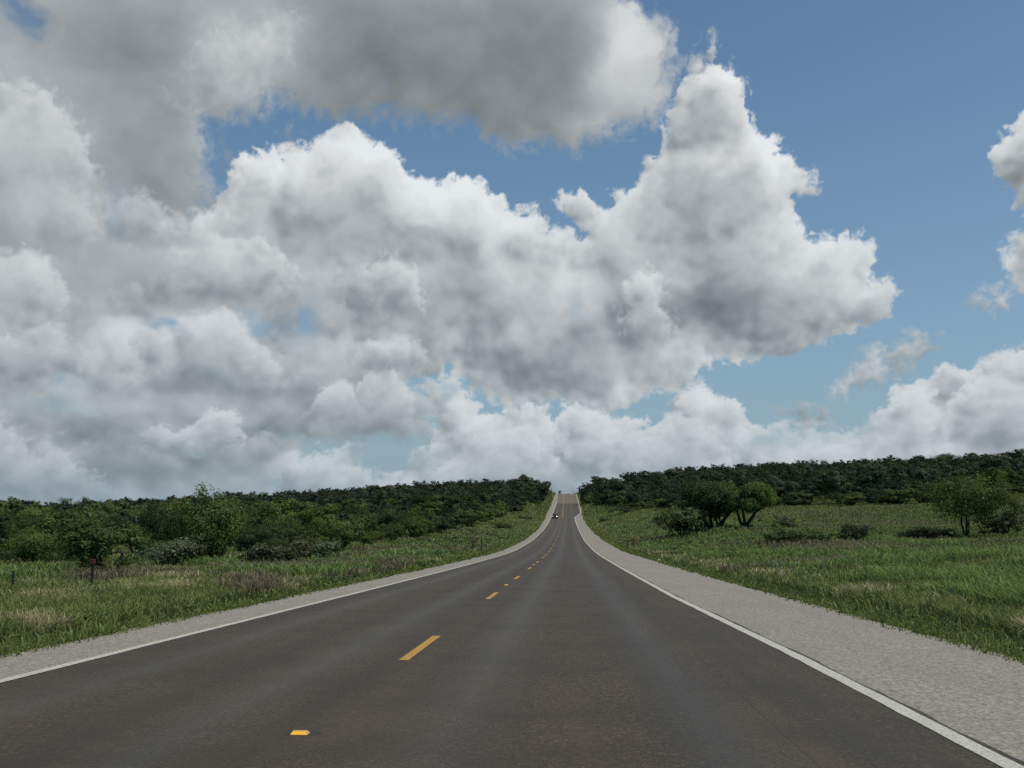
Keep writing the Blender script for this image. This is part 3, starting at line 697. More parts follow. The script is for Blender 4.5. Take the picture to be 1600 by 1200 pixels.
def vehicle(name, x, y, z, tilt, rz, paint, label, cat, h=1.42, w=1.78, ln=4.5, van=False):
    r = link(name, None, None, (x, y, z), (tilt, 0, rz))       # nose towards -Y
    hw = w/2; hb = h*.60 if not van else h*.55
    prof = [(-ln/2, .30, .55*hb+.1), (-ln/2+.12, .22, .80*hb), (-ln/2+.5, .2, .90*hb), (-ln*.18, .2, hb), (ln*.25, .2, hb*1.02), (ln/2-.15, .24, hb*.98), (ln/2, .34, hb*.82)]
    bm = bmesh.new(); secs = []
    for (yy, z0, z1) in prof:
        k = 1 if -ln/2+.3 < yy < ln/2-.2 else .9; q = hw*k
        secs.append([(-q*.94, yy, z0), (q*.94, yy, z0), (q, yy, z0+.16), (q, yy, z1-.16), (q*.9, yy, z1-.02), (q*.4, yy, z1+.015), (-q*.4, yy, z1+.015), (-q*.9, yy, z1-.02), (-q, yy, z1-.16), (-q, yy, z0+.16)])
    loft(bm, secs); bm_obj('body', bm, paint, r, True)
    a0, a1, b1, b0 = (-ln*.19, -ln*.03, ln*.20, ln*.38) if not van else (-ln*.22, -ln*.13, ln*.36, ln*.47)
    bm = bmesh.new(); t = hw*.72; bo = hw*.90
    loft(bm, [[(-bo, a0, hb-.03), (bo, a0, hb-.03), (bo, a0+.02, hb), (-bo, a0+.02, hb)], [(-bo, a0+.06, hb-.03), (bo, a0+.06, hb-.03), (t*1.08, a0+.08, hb+.06), (-t*1.08, a0+.08, hb+.06)],
              [(-bo, a1, hb-.03), (bo, a1, hb-.03), (t, a1, h), (-t, a1, h)], [(-bo, b1, hb-.03), (bo, b1, hb-.03), (t, b1, h*.99), (-t, b1, h*.99)], [(-bo, b0, hb-.03), (bo, b0, hb-.03), (t, b0-.05, hb+.05), (-t, b0-.05, hb+.05)]])
    bm_obj('roof', bm, paint, r, True)
    def quad(nm, pts, mat):
        b2 = bmesh.new(); b2.faces.new([b2.verts.new(p) for p in pts]); return bm_obj(nm, b2, mat, r)
    quad('windshield', [(-bo*.93, a0+.05, hb+.05), (bo*.93, a0+.05, hb+.05), (t*.95, a1-.05, h-.05), (-t*.95, a1-.05, h-.05)], MG)
    for s in (-1, 1):
        quad('side_window', [(s*(bo+.004), a0+.3, hb+.02), (s*(bo+.004), b0-.25, hb+.02), (s*(t+.02), b1, h-.08), (s*(t+.02), a1+.05, h-.08)], MG)
        bm = bmesh.new(); bm_box(bm, (s*(hw+.06), a0+.25, hb+.06), (.16, .10, .12), .03); bm_obj('wing_mirror', bm, paint, r, True)
        bm = bmesh.new(); bmesh.ops.create_uvsphere(bm, u_segments=12, v_segments=8, radius=1., matrix=Matrix.Translation((s*hw*.68, -ln/2+.07, hb*.72)) @ Matrix.Diagonal((.15, .07, .085, 1)))
        bm_obj('headlight', bm, ML if s > 0 else ML2, r, True)
        for yy in (-ln*.31, ln*.30):
            wr = link('wheel', None, r, (s*(hw-.12), yy, .33))
            bm = bmesh.new(); bm_cyl(bm, (-.11, 0, 0), (.11, 0, 0), .33, 24); bm_obj('tyre', bm, MT, wr, False)
            bm = bmesh.new(); bm_cyl(bm, (s*.05, 0, 0), (s*.125, 0, 0), .20, 16, .17); bm_obj('rim', bm, MR, wr, False)
    bm = bmesh.new(); bm_box(bm, (0, -ln/2-.005, hb*.70), (hw*.85, .05, .16), .02); bm_obj('grille', bm, MB, r)
    bm = bmesh.new(); bm_box(bm, (0, -ln/2-.02, .38), (w*.92, .14, .18), .05); bm_obj('bumper', bm, paint if not van else MB, r, True)
    if van:
        for s in (-1, 1):
            bm = bmesh.new(); bm_cyl(bm, (s*t*.85, a1+.2, h+.05), (s*t*.85, b1-.1, h+.05), .025, 8); bm_obj('roof_rail', bm, MB, r)
    tag(r, label, cat)
    return r
sl = lambda y: math.atan(float(road_z(y+3)-road_z(y-3))/6)
vehicle('car', -4.35, 318, float(road_z(318))+.014, sl(318), .012, car_paint('dark_maroon_paint', (.085, .012, .022)), 'dark maroon car with headlights on, coming down the hill in the left lane', 'car')
vehicle('suv', -5.6, 650, float(road_z(650))+.014, sl(650), .01, car_paint('dark_grey_paint', (.030, .034, .040)), 'dark boxy SUV coming over the crest of the road', 'suv', h=1.9, w=2.0, ln=4.9, van=True)

# ------------------------------------------------------------------ trees and shrubs
def rand_dirs(r, n):
    v = r.normal(size=(n, 3)); return v/np.linalg.norm(v, axis=1)[:, None]
def crown_arrays(seed, H, R, base, n_clump, n_leaf, leaf, flat=.75, coh=.6):
    """leaf faces gathered in clumps over an uneven crown; returns verts (n*4,3), tint (n*4,3)"""
    r = np.random.RandomState(seed)
    zc = (H+base)/2; hz = (H-base)/2
    # a few big lobes make the outline uneven
    nl = 6 + seed % 4
    la = r.uniform(0, 6.283, nl); lr = r.uniform(.25, .68, nl)*R; lz = zc + r.uniform(-.62, .48, nl)*hz
    lobes = np.stack([np.cos(la)*lr, np.sin(la)*lr, lz], 1); ls = r.uniform(.38, .62, nl)
    d = rand_dirs(r, n_clump); d[:, 2] = d[:, 2]*.9 + .12
    k = r.randint(0, nl, n_clump); rad = r.uniform(.45, 1., n_clump)**.5
    c = lobes[k] + d*rad[:, None]*np.stack([ls[k]*R, ls[k]*R, ls[k]*hz*1.05], 1)
    c[:, 2] = np.clip(c[:, 2], base*.85+.05, H*1.02)
    cr = r.uniform(.5, 1.3, n_clump)*(R*.20 + .12)
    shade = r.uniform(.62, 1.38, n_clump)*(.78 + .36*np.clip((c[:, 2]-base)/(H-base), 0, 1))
    hue = r.uniform(-1, 1, n_clump)
    q = r.randint(0, n_clump, n_leaf)
    dd = rand_dirs(r, n_leaf); dist = r.uniform(0, 1, n_leaf)**.42
    p = c[q] + dd*(dist*cr[q])[:, None]*np.array([1, 1, flat])
    p[:, 2] = np.maximum(p[:, 2], .03)
    out_ = (p-np.array([0, 0, base+.35*(H-base)]))/np.array([R, R, (H-base)*.6]); out_ /= np.linalg.norm(out_, axis=1)[:, None]+1e-6
    nrm = dd*coh*.7 + out_*coh + rand_dirs(r, n_leaf)*.75 + np.array([0, 0, .2]); nrm /= np.linalg.norm(nrm, axis=1)[:, None]
    u = np.cross(nrm, rand_dirs(r, n_leaf)); u /= np.linalg.norm(u, axis=1)[:, None]+1e-6; v = np.cross(nrm, u)
    s = leaf*r.uniform(.55, 1.35, n_leaf)[:, None]
    V = np.stack([p-u*s, p+v*s*.55, p+u*s, p-v*s*.55], 1)
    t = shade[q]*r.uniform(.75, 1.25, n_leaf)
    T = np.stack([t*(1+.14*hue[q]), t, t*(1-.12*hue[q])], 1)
    return V.reshape(-1, 3), np.repeat(T, 4, 0), c
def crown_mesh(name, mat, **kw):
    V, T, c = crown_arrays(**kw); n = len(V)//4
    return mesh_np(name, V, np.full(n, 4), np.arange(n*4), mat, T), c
class Tubes:
    def __init__(s): s.V = []; s.F = []
    def add(s, pts, rad, seg=6):
        b = len(s.V); pts = [Vector(p) for p in pts]
        for i, p in enumerate(pts):
            d = (pts[min(i+1, len(pts)-1)]-pts[max(i-1, 0)]).normalized(); a = d.orthogonal().normalized(); c = d.cross(a)
            for k in range(seg):
                t = 6.2832*k/seg; s.V.append(p + (a*math.cos(t)+c*math.sin(t))*rad[i]*(1+.12*math.sin(3*t+i)))
        for i in range(len(pts)-1):
            for k in range(seg): s.F.append((b+i*seg+k, b+i*seg+(k+1) % seg, b+(i+1)*seg+(k+1) % seg, b+(i+1)*seg+k))
    def mesh(s, name, mat):
        m = bpy.data.meshes.new(name); m.from_pydata([tuple(v) for v in s.V], [], s.F); m.materials.append(mat)
        m.polygons.foreach_set('use_smooth', [True]*len(m.polygons)); return m
def trunk_mesh(name, seed, clumps, H, R, stems=3, r0=.13, lean=.5):
    rr = random.Random(seed); T = Tubes(); cl = [Vector(tuple(float(q) for q in c)) for c in clumps]
    ends = []
    for s in range(stems):
        a = 6.2832*(s+rr.uniform(-.25, .25))/stems; ln = lean*R*rr.uniform(.5, 1.1)
        fork = Vector((math.cos(a)*ln, math.sin(a)*ln, H*rr.uniform(.32, .48)))
        b0 = Vector((math.cos(a)*.10, math.sin(a)*.10, -.15)); mid = b0.lerp(fork, .5) + Vector((rr.uniform(-.12, .12), rr.uniform(-.12, .12), -.08))*H*.35
        rr0 = r0*rr.uniform(.75, 1.15); T.add([b0, b0.lerp(mid, .5)+Vector((rr.uniform(-.04, .04), rr.uniform(-.04, .04), .05)), mid, fork], [rr0*1.25, rr0, rr0*.88, rr0*.68], 7); ends.append((fork, rr0*.66))
    for c in rr.sample(cl, min(len(cl), 22)):
        f, r1 = min(ends, key=lambda e: (e[0]-c).length+rr.uniform(0, .3))
        m1 = f.lerp(c, .5)+Vector((rr.uniform(-.15, .15), rr.uniform(-.15, .15), rr.uniform(-.05, .25)))
        T.add([f-Vector((0, 0, .03)), m1, c], [r1*.7, r1*.42, r1*.16], 5)
    return T.mesh(name, M['bark'])

PROTO = {}   # kind -> list of (crown mesh, trunk mesh, H, R)
def proto(kind, n, mat, H, R, base, nc, nf, leaf, stems, lean=.5, r0=.13, flat=.75, coh=.6):
    lst = []
    for k in range(n):
        rr = random.Random(hash((len(kind), k)) & 255)
        h = H*(1+.06*(k-1)); r = R*(1+.08*((k*7) % 3-1))
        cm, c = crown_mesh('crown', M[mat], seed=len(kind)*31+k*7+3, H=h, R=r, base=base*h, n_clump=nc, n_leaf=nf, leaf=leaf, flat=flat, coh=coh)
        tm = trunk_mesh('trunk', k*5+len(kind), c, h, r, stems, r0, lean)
        lst.append((cm, tm, h, r))
    PROTO[kind] = lst
proto('mesquite_near', 6, 'mesq', 4.2, 2.6, .12, 160, 18000, .075, 3, .45, .11, coh=.7)
proto('mesquite_mid', 6, 'mesq', 4.6, 2.9, .08, 76, 6500, .11, 3, .45, .12, coh=.9)
proto('oak_far', 8, 'oak', 6.0, 3.8, .08, 60, 5200, .17, 2, .3, .18, coh=1.4)
proto('mesquite_far', 6, 'mesq', 4.8, 3.1, .05, 56, 4200, .15, 2, .4, .14, coh=1.1)
proto('mesquite_open', 2, 'mesq', 4.2, 2.6, .27, 150, 17000, .075, 3, .62, .14, coh=.8)
proto('mesquite_upright', 2, 'mesq', 4.2, 2.6, .22, 95, 12000, .07, 4, .16, .055, coh=.7)
proto('shrub', 5, 'shrub', 1.5, 1.3, .02, 46, 3200, .065, 5, .5, .03)
def combined(kind):   # crown and trunk in one mesh, for far trees too small to show their parts
    out = []
    for cm, tm, h, r in PROTO[kind]:
        bm = bmesh.new(); bm.from_mesh(cm); n = len(bm.faces); bm.from_mesh(tm)
        bm.faces.ensure_lookup_table()
        for f in bm.faces[n:]: f.material_index = 1
        ly = bm.verts.layers.float_color.get('tint')
        m = bpy.data.meshes.new(kind); bm.to_mesh(m); bm.free(); m.materials.append(cm.materials[0]); m.materials.append(M['bark']); out.append((m, h, r))
    return out
FAR = {k: combined(k) for k in ('oak_far', 'mesquite_far')}

rng = random.Random(5)
def place(kind, x, y, h, w=None, label='', group=None, rz=None, idx=None, name=None, cat='tree', parts=True):
    k = rng.randrange(99) if idx is None else idx
    rz = rng.uniform(0, 6.283) if rz is None else rz
    z = float(gz(x, y))-.03
    if parts:
        cm, tm, H, R = PROTO[kind][k % len(PROTO[kind])]
        s = h/H; sw = (w/2)/R if w else s*rng.uniform(.9, 1.15)
        o = link(name or 'mesquite_tree', None, None, (x, y, z), (0, 0, rz), (sw, sw, s))
        link('crown', cm, o); link('stems' if cat == 'shrub' else 'trunk', tm, o)
    else:
        m, H, R = FAR[kind][k % len(FAR[kind])]
        s = h/H; sw = (w/2)/R if w else (.35+.65*s)*rng.uniform(.95, 1.5)
        o = link(name or 'oak_tree', m, None, (x, y, z), (0, 0, rz), (sw, sw, s))
    return tag(o, label, cat, group)

# single trees of the photograph
HERO = [
 ('mesquite_open', 17.4, 127, 6.3, 8.6, 'twin trunk mesquite in the right field, its dark bent trunks showing under the crown'),
 ('mesquite_open', 20.9, 125, 6.0, 7.2, 'mesquite with a low forked trunk just right of the twin trunk mesquite'),
 ('shrub', 13.4, 124, 4.0, 7.2, 'low bushy mesquite spreading to the ground, left of the twin trunk mesquite'),
 ('mesquite_upright', 33.0, 88, 6.2, 6.8, 'lone mesquite with thin dark stems standing out in the right meadow'),
 ('mesquite_mid', -16.6, 36.5, 2.35, 3.6, 'small bushy mesquite standing nearest the left roadside'),
 ('mesquite_near', -19.8, 57, 4.75, 4.6, 'tallest mesquite of the left thicket, its top standing above the others'),
 ('mesquite_upright', -23.4, 58, 4.2, 2.8, 'slim mesquite with a thin airy top left of the tallest one'),
 ('mesquite_mid', -28.0, 55, 3.6, 6.6, 'broad dense mesquite at the far left edge of the view'),
 ('mesquite_mid', 18.9, 131, 5.9, 6.6, 'dense mesquite crown filling the gap behind the twin trunk mesquite'),
]
taken = []
for kind, x, y, h, w, lb in HERO:
    if h: place(kind, x, y, h, w, lb, rz=[.4, 2.1, 4.0, 5.0, 1.0, 2.7, .2, 3.3, 0][len(taken)]); taken.append((x, y, w*.4))
SHRUBS = [
 (18.2, 86, 1.5, 4.6, 'wide dark green shrub in the right field, leftmost of the row before the meadow'),
 (21.2, 88, 1.2, 3.2, 'low dark shrub between the wide shrub and the taller rounded one'),
 (24.8, 92, 1.7, 3.4, 'rounded dark shrub in the right field, tallest of the row'),
 (30.2, 88, 1.1, 4.6, 'flat brownish shrub left of the lone mesquite'),
 (37.5, 92, 2.2, 4.2, 'pale green bush just right of the lone mesquite'),
 (24.8, 121, 1.6, 3.0, 'small bush at the right foot of the forked mesquite'),
 (15.5, 292, 2.4, 9.0, 'broad low shrub clump far off in the right field near the road'),
 (24.0, 300, 2.0, 7.0, 'low shrub clump before the wood, right of the broad clump'),
 (9.2, 268, 1.2, 5.0, 'small low shrub near the right road edge in the distance'),
 (-13.9, 214, 2.2, 4.5, 'rounded shrub standing forward of the left thicket on the verge'),
 (-12.5, 290, 1.8, 5.0, 'low shrub on the left verge below the crest'),
 (-18.6, 47, 1.5, 3.4, 'grey green shrub at the foot of the tallest left mesquite'),
 (-14.4, 50, 1.3, 3.0, 'low green shrub in front of the left thicket, nearest the road'),
 (-15.6, 61, 1.5, 3.4, 'rounded green shrub right of the nearest shrub before the left thicket'),
 (-17.6, 72, 2.0, 4.2, 'large pale green shrub before the left thicket where the road bends away'),
 (-24.5, 47, 1.2, 3.6, 'brownish low shrub under the broad mesquite at far left'),
]
for x, y, h, w, lb in SHRUBS:
    place('shrub', x, y, h, w, lb, name='shrub', cat='shrub'); taken.append((x, y, w*.35))

def left_edge(y): return np.interp(y, [30, 40, 46, 60, 75, 110, 170, 240, 330, 450, 560, 650], [-27, -22, -19.8, -18.8, -19.3, -22.5, -21.5, -20, -18.5, -14.5, -13.5, -13.5])
RF = ([7.4, 7.2, 11.5, 16.5, 23, 30, 51, 57, 63, 80, 96, 130, 175], [660, 505, 433, 382, 306, 276, 254, 230, 204, 219, 236, 262, 290])
def in_forest(x, y):
    return y > np.interp(x, RF[0], RF[1]) if x > 7.4 else False
cand = []
def ok(x, y, r):
    for (a, b, c) in taken:
        if abs(a-x) < r+c and abs(b-y) < (r+c) and math.hypot(a-x, b-y) < r+c: return False
    return True
grid = {}
def far_enough(x, y, d):
    gx, gy = int(x//10), int(y//10)
    for i in range(gx-1, gx+2):
        for j in range(gy-1, gy+2):
            for (a, b) in grid.get((i, j), ()):
                if (a-x)**2+(b-y)**2 < d*d: return False
    grid.setdefault((gx, gy), []).append((x, y)); return True
for _ in range(60000):   # left thicket and ridge
    y = 39+645*rng.random()**1.4; e = float(left_edge(y)); x = e - rng.random()**1.3*min(210, y*.62+20)
    if x < -.62*y-6 or x < -230: continue
    sp = np.interp(y, [44, 100, 200, 400, 700], [4.2, 4.6, 5.8, 7.4, 8.2])
    if not ok(x, y, 1.2) or not far_enough(x, y, sp): continue
    ridge = y > 330 or (y > 240 and x < -50)
    cand.append([x, y, 'L', ridge])
for _ in range(60000):   # right wood
    x = 7.4+ (rng.random()**1.2)*260; y = 200+470*rng.random()
    if x > .62*y+8 or not in_forest(x, y): continue
    sp = np.interp(y, [200, 400, 700], [5.6, 7.4, 8.6])
    if not far_enough(x, y, sp): continue
    edge = y - np.interp(x, RF[0], RF[1]) < 16
    cand.append([x, y, 'R', not edge or rng.random() < .35])
for c in cand:
    x, y, side, ridge = c
    if side == 'L':
        h = np.interp(y, [44, 70, 120, 180, 260, 400, 640], [2.7, 3.1, 3.9, 4.3, 4.8, 5.6, 6.0])*rng.choice([.66, .8, .92, 1.0, 1.1, 1.22 if y < 120 else 1.4])*rng.uniform(.93, 1.07)
        if x > float(left_edge(y))-5: h *= rng.uniform(.5, .9)
    else:
        h = (5.2 if ridge else 4.3)*rng.choice([.6, .75, .9, 1.0, 1.15, 1.45])*rng.uniform(.93, 1.07)
    c.append(h)
# which trees stand in front: walk outwards from the viewpoint and note how much of each crown shows
cy_, sy_ = math.cos(CAM_YAW), math.sin(CAM_YAW); ct, st_ = math.cos(CAM_PITCH), math.sin(CAM_PITCH)
occ = np.zeros((768, 1024), bool)
def crown_px(x, y, h, w):
    z0 = float(gz(x, y))-EYE; X = x*cy_+y*sy_; Y = -x*sy_+y*cy_
    d = Y*ct; cx = 512+1024*X/d; s = 1024/d
    v = lambda z: 384-1024*(-Y*st_+z*ct)/(Y*ct+z*st_)
    return cx, v(z0+h), v(z0), w*.5*s
yy_, xx_ = np.mgrid[0:768, 0:1024]
cand.sort(key=lambda c: c[1])
for c in cand:
    x, y, side, ridge, h = c; w = h*1.25
    cx, v0, v1, hw = crown_px(x, y, h, w)
    a, b, e, f = int(max(cx-hw, 0)), int(min(cx+hw+1, 1024)), int(max(v0, 0)), int(min(v1+1, 768))
    if b <= a or f <= e: c.append(0); continue
    m = ((xx_[e:f, a:b]-cx)/max(hw, .6))**2 + ((yy_[e:f, a:b]-(v0+v1)/2)/max((v1-v0)/2, .6))**2 < 1
    c.append(int((m & ~occ[e:f, a:b]).sum())); occ[e:f, a:b] |= m
tall = sorted(cand, key=lambda c: -c[5])
keep = [c for c in tall[:285] if c[5] >= 8]; rest = [c for c in tall if c not in keep]
LB = {
 ('L', 0): [('small rounded mesquite at the front of the left thicket', 'mesquites along the front of the left thicket'), ('green mesquite in the middle rows of the left thicket', 'mesquites in the left thicket')],
 ('L', 1): [('dark oak on the ridge left of the road', 'dark oaks on the left ridge'), ('distant dark oak on the low skyline at left', 'dark oaks on the low left skyline')],
 ('R', 0): [('green mesquite along the front edge of the right wood', 'mesquites along the edge of the right wood')]*2,
 ('R', 1): [('dark oak on the wooded hill right of the road', 'dark oaks on the right hill'), ('dark oak at the left end of the right wood, by the crest of the road', 'dark oaks by the road crest')],
}
for x, y, side, ridge, h, px in keep:
    if side == 'L' and not ridge: i = 0 if x > float(left_edge(y))-6 else 1
    elif side == 'L': i = 0 if x > -70 else 1
    elif ridge: i = 1 if (x < 22) else 0
    else: i = 0
    lb, gr = LB[(side, int(ridge))][i]
    if ridge: place('oak_far', x, y, h, None, lb, gr, name='oak_tree', parts=False)
    elif y > 190: place('mesquite_far', x, y, h, None, lb, gr, name='mesquite_tree', parts=False)
    else: place('mesquite_near' if y < 75 else 'mesquite_mid', x, y, h, h*rng.uniform(1.15, 1.5), lb, gr)
# the rest of the woods, hidden in depth, as one mass
def woodland():
    Vs = []; Ts = []
    base = [crown_arrays(900+k, 5.5, 3.6, .5, 40, 420, .42)[:2] for k in range(6)]
    extra = []
    r = random.Random(3)
    for _ in range(500):   # far woods on the plain beyond
        y = r.uniform(700, 2600); x = r.uniform(-.62*y, .62*y); extra.append((x, y, r.uniform(5, 7)))
    for c in [(c[0], c[1], c[4]) for c in rest] + extra:
        x, y, h = c; V, T = base[r.randrange(6)]; a = r.uniform(0, 6.28); s = h/5.5; sw = s*r.uniform(.9, 1.3)
        if y > 700: z = float(ground_z(x, y)); V = V[:len(V)//8*4]; T = T[:len(V)]; s *= 1.1; sw *= 1.9
        else: z = float(gz(x, y))
        R_ = np.array([[math.cos(a), math.sin(a), 0], [-math.sin(a), math.cos(a), 0], [0, 0, 1]])
        Vs.append((V*np.array([sw, sw, s])) @ R_ + np.array([x, y, z])); Ts.append(T*r.uniform(.8, 1.15))
    V = np.concatenate(Vs); T = np.concatenate(Ts); n = len(V)//4
    tag(link('woodland', mesh_np('woodland', V, np.full(n, 4), np.arange(n*4), M['oak'], T)), 'dense dark woodland filling the slopes behind the nearer trees', 'woodland', kind='stuff')
woodland()
for k in range(34):
    t = (k+.5)/34; x = 8.5 + 90*t**1.5 + rng.uniform(-2, 2); y = float(np.interp(x, RF[0], RF[1])) - rng.uniform(3, 12)
    place('mesquite_far', x, y, rng.uniform(2.2, 3.9), rng.uniform(4.5, 7.5), 'low bright green bush along the foot of the right wood', 'bushes along the foot of the right wood', name='bush', cat='bush', parts=False)

# ------------------------------------------------------------------ grass and weeds
def grass():
    r = np.random.RandomState(8); n = NGRASS
    inv = r.uniform(1/640., 1/11., n*2)                      # even over the picture rows
    far_ = np.where(r.rand(n*2) < .8, r.uniform(40, 330, n*2), r.uniform(300, 660, n*2)); y = np.where(r.rand(n*2) < .62, 1/inv, far_)
    ang = r.uniform(-.60, .60, n*2)*1.0; x = y*np.tan(ang*.98)*1.0 + r.uniform(-1, 1, n*2)
    rel = x - np.interp(y, RIGHT_EDGE[0], RIGHT_EDGE[1]); rl = np.interp(y, LEFT_EDGE[0], LEFT_EDGE[1]) - x
    out = np.maximum(rel, rl)                                # distance beyond the shoulder
    dens = fbm(x*.5, y*.5, 4, 12)
    kp = (out > -.30*r.rand(n*2)**3-.02) & (r.rand(n*2) < .35 + 1.1*dens) & (np.abs(x) < .66*y+8)
    kp &= ~((x < -60) & (y < 500)); 
    x = x[kp][:n]; y = y[kp][:n]; out = out[kp][:n]; rel = rel[kp][:n]; n = len(x)
    right = rel > -.1
    P1 = fbm(x*.11+3, y*.07+3, 4, 14); P2 = fbm(x*.25+3, y*.16+8, 4, 15); P3 = fbm(x*.7, y*.5, 4, 16)
    # kinds: 0 mown verge, 1 mixed grass, 2 tall bright blades, 3 brown seed heads, 4 dry straw
    kind = np.ones(n, int)
    kind[P1 > .56] = 3
    kind[(right & (P2 > .46) & (out > 2.5) & (out < 22) & (P1 < .6)) | (~right & (P2 > .6) & (out > 1.5) & (y > 30))] = 2
    kind[(P3 > .60) & (out < 3.2) & right] = 4
    kind[(~right) & (P3 > .68)] = 4
    kind[out < .7+.8*P2] = 0
    kind[(r.rand(n) < .12)] = 1
    hgt = np.choose(kind, [.10, .31, .52, .44, .30])*r.uniform(.5, 1.35, n)*np.clip(.45+out*.35, .45, 1)*(.7+.7*P3)
    wid = np.choose(kind, [.009, .008, .016, .007, .007])*r.uniform(.7, 1.4, n)
    px = y/1024.                                             # tuft width grows where single blades could not be seen
    wid = np.maximum(wid, px*r.uniform(.45, .9, n)); hgt = np.maximum(hgt, px*2.5)
    a = r.uniform(0, 6.283, n); dx = np.cos(a); dy = np.sin(a); lean = r.uniform(.15, .85, n)*np.where(kind == 2, 1.1, .9)
    tw = r.uniform(0, 6.283, n); wx_ = np.cos(tw)*wid; wy_ = np.sin(tw)*wid
    z = np.where(out < .12, road_z(y)-.01, gz(x, y)-.02)
    z = np.maximum(z, gz(x, y)-.02)
    B = np.stack([x, y, z], 1); W = np.stack([wx_, wy_, 0*x], 1); D = np.stack([dx*lean*hgt, dy*lean*hgt, 0*x], 1); U = np.stack([0*x, 0*x, hgt], 1)
    v = np.stack([B-W, B+W, B+W*.8+U*.6+D*.35, B-W*.8+U*.6+D*.35, B+U*(.95-.25*lean)[:, None]+D], 1).reshape(-1, 3)
    colk = np.array([[.175, .222, .052], [.215, .245, .076], [.185, .262, .068], [.225, .188, .108], [.44, .375, .20]])
    c = colk[kind]*r.uniform(.6, 1.35, n)[:, None]*(.75+.5*P3)[:, None]
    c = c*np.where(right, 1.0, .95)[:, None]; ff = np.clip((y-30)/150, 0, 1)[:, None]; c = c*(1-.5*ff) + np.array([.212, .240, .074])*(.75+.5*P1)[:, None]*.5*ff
    gl = (kind == 2) & (r.rand(n) < .10); c[gl] = np.array([.24, .32, .17])*r.uniform(.6, 1.2, gl.sum())[:, None]  # pale glints painted into the colour of some tall blades
    fl = (r.rand(n) < .0012) & (kind > 0); c[fl] = (.5, .5, .45)
    T = np.repeat(c, 5, 0).reshape(n, 5, 3); T[:, :2] *= (.62+.28*ff)[:, :, None]; T[:, 4] *= 1.15  # blade bases darkened, tips lightened in the colour as glints
    k = np.arange(n)*5
    loops = np.concatenate([np.stack([k, k+1, k+2, k+3], 1), np.stack([k+3, k+2, k+4], 1)], 1).ravel()
    counts = np.tile([4, 3], n)
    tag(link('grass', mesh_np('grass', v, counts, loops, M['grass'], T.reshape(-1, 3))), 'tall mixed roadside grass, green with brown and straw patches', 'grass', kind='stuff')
grass()
def weeds():      # leafy forbs among the grass
    r = np.random.RandomState(21); Vs = []; Ts = []
    for k in range(1500):
        y = 1/r.uniform(1/230., 1/12.) if k % 2 else r.uniform(20, 200); side = 1 if r.rand() < .6 else -1
        o = .4 + r.rand()**1.2*(28 if side > 0 else 14)
        x = (np.interp(y, RIGHT_EDGE[0], RIGHT_EDGE[1])+o) if side > 0 else (np.interp(y, LEFT_EDGE[0], LEFT_EDGE[1])-o)
        if abs(x) > .64*y+2 or fbm(np.array([x*.2]), np.array([y*.14]), 3, 44)[0] < .46: continue
        h = r.uniform(.18, .5)*(.6 if o < 2 else 1.25); n = 46; z = float(gz(x, y)); ls = max(.035, y/1024*1.2)
        p = rand_dirs(r, n)*r.uniform(.3, 1, n)[:, None]*np.array([h*.9, h*.9, h*.5]) + np.array([x, y, z+h*.5])
        nn = rand_dirs(r, n)+np.array([0, 0, .7]); nn /= np.linalg.norm(nn, axis=1)[:, None]; u = np.cross(nn, rand_dirs(r, n)); u /= np.linalg.norm(u, axis=1)[:, None]; v = np.cross(nn, u); s = ls*r.uniform(.6, 1.3, n)[:, None]
        Vs.append(np.stack([p-u*s, p+v*s*.6, p+u*s, p-v*s*.6], 1).reshape(-1, 3))
        cc = np.array([[.12, .17, .05], [.10, .125, .06], [.16, .21, .06], [.16, .14, .09]][r.randint(4)])
        Ts.append(np.repeat(cc*r.uniform(.6, 1.3, n)[:, None], 4, 0))
    V = np.concatenate(Vs); n = len(V)//4
    tag(link('weeds', mesh_np('weeds', V, np.full(n, 4), np.arange(4*n), M['grass'], np.concatenate(Ts))), 'low leafy weeds scattered through the roadside grass', 'weeds', kind='stuff')
weeds()

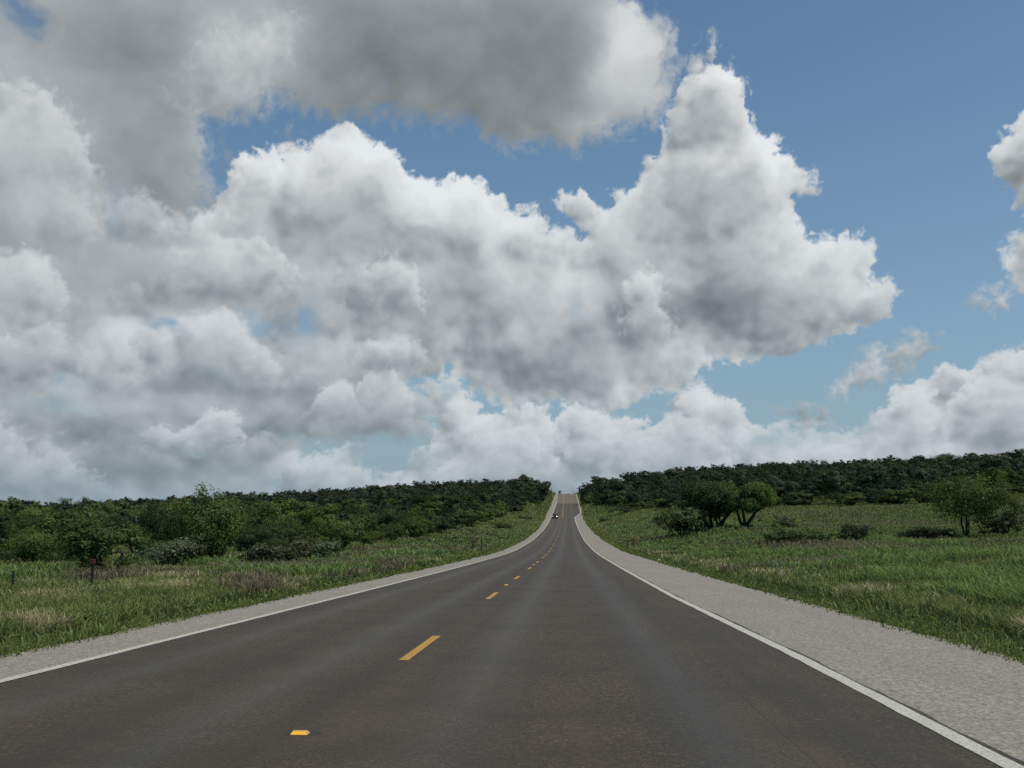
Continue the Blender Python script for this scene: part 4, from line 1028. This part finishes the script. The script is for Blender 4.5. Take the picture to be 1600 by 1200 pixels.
# ------------------------------------------------------------------ sky: cloud dome, daylight, sun
def cloud_dome():
    step = SKY_STEP
    az = np.arange(-40, 36, step, dtype=np.float32); el = np.arange(-2, 34, step, dtype=np.float32)
    AZ, EL = np.meshgrid(az, el)
    tone, alpha = paint_clouds(AZ, EL, step)
    t = (np.clip(tone/np.maximum(alpha, .02), 60, 238))[..., None]
    q = np.clip((t-120)/85, 0, 1)
    s = t*(np.array([.93, .995, 1.02])*(1-q) + np.array([.98, .995, 1.0])*q)/255.
    hz = (.88*np.exp(-np.maximum(EL, 0)/9.))[..., None]        # haze thickens towards the horizon
    hc = np.array([142, 167, 187])/255.
    hh = .30*hz + .3*np.exp(-np.maximum(EL, 0)/1.2)[..., None]
    s = s*(1-hh) + hc*hh
    a2 = alpha[..., None]*.99
    al = a2 + (1-a2)*hz
    colr = (s*a2 + hc*hz*(1-a2))/np.maximum(al, 1e-3)
    al = al[..., 0]
    fade = sstep(0, 2.5, AZ+40)*sstep(0, 2.5, 36-AZ)*sstep(0, 2.5, 34-EL)
    al = al*fade
    lin = np.where(colr <= .04045, colr/12.92, ((colr+.055)/1.055)**2.4)
    Rr = 7000.
    a = np.radians(AZ); e = np.radians(EL)
    V = np.stack([Rr*np.cos(e)*np.sin(a), Rr*np.cos(e)*np.cos(a), Rr*np.sin(e)+EYE], -1).reshape(-1, 3)
    h, w = AZ.shape
    i, j = np.meshgrid(np.arange(h-1), np.arange(w-1), indexing='ij'); k = (i*w+j).ravel()
    m, nt, out = node_mat('cloud_layer')
    at = N(nt, 'ShaderNodeAttribute', attribute_name='tint')
    em = N(nt, 'ShaderNodeEmission'); L(nt, at.outputs['Color'], em.inputs[0])
    tr = N(nt, 'ShaderNodeBsdfTransparent'); ms = N(nt, 'ShaderNodeMixShader')
    L(nt, at.outputs['Alpha'], ms.inputs[0]); L(nt, tr.outputs[0], ms.inputs[1]); L(nt, em.outputs[0], ms.inputs[2]); L(nt, ms.outputs[0], out.inputs[0])
    try: m.cycles.emission_sampling = 'NONE'
    except Exception: pass
    me = mesh_np('sky', V, np.full(len(k), 4), np.stack([k, k+1, k+w+1, k+w], 1).ravel(), m, np.concatenate([lin, al[..., None]], -1).reshape(-1, 4), smooth=True)
    tag(link('sky', me), kind='structure')
cloud_dome()

W = bpy.data.worlds.new('World'); S.world = W; W.use_nodes = True
nt = W.node_tree; nt.nodes.clear()
sk = nt.nodes.new('ShaderNodeTexSky'); sk.sky_type = 'NISHITA'; sk.sun_disc = False
SUN_EL, SUN_AZ = 62, 105      # degrees above the horizon, degrees clockwise from the road's direction
sk.sun_elevation = math.radians(SUN_EL); sk.sun_rotation = math.radians(SUN_AZ)
sk.air_density = 1.0; sk.dust_density = 1.2; sk.ozone_density = 1.0
bg = nt.nodes.new('ShaderNodeBackground'); bg.inputs[1].default_value = SKY_STRENGTH
wo = nt.nodes.new('ShaderNodeOutputWorld'); L(nt, mix(nt, 1., sk.outputs[0], (.83, 1.05, 1.12), 'MULTIPLY'), bg.inputs[0]); L(nt, bg.outputs[0], wo.inputs[0])
sun = bpy.data.lights.new('sun', 'SUN'); sun.energy = SUN_ENERGY; sun.angle = math.radians(2.5); sun.color = (1, .945, .85)
so = link('sun', sun)
d = Vector((math.sin(math.radians(SUN_AZ))*math.cos(math.radians(SUN_EL)), math.cos(math.radians(SUN_AZ))*math.cos(math.radians(SUN_EL)), math.sin(math.radians(SUN_EL))))
so.rotation_euler = d.to_track_quat('Z', 'Y').to_euler()

cam = bpy.data.cameras.new('camera'); cam.sensor_width = 36; cam.lens = 36; cam.clip_end = 30000; cam.clip_start = .1
co = link('camera', cam, None, (0, 0, EYE), (math.pi/2+CAM_PITCH, 0, CAM_YAW)); S.camera = co
S.view_settings.view_transform = 'Standard'; S.view_settings.look = 'None'; S.view_settings.exposure = 0; S.view_settings.gamma = 1
S.render.engine = 'CYCLES'
S.cycles.max_bounces = 5; S.cycles.diffuse_bounces = 2; S.cycles.glossy_bounces = 2; S.cycles.transmission_bounces = 3; S.cycles.transparent_max_bounces = 6
S.cycles.use_denoising = DENOISE
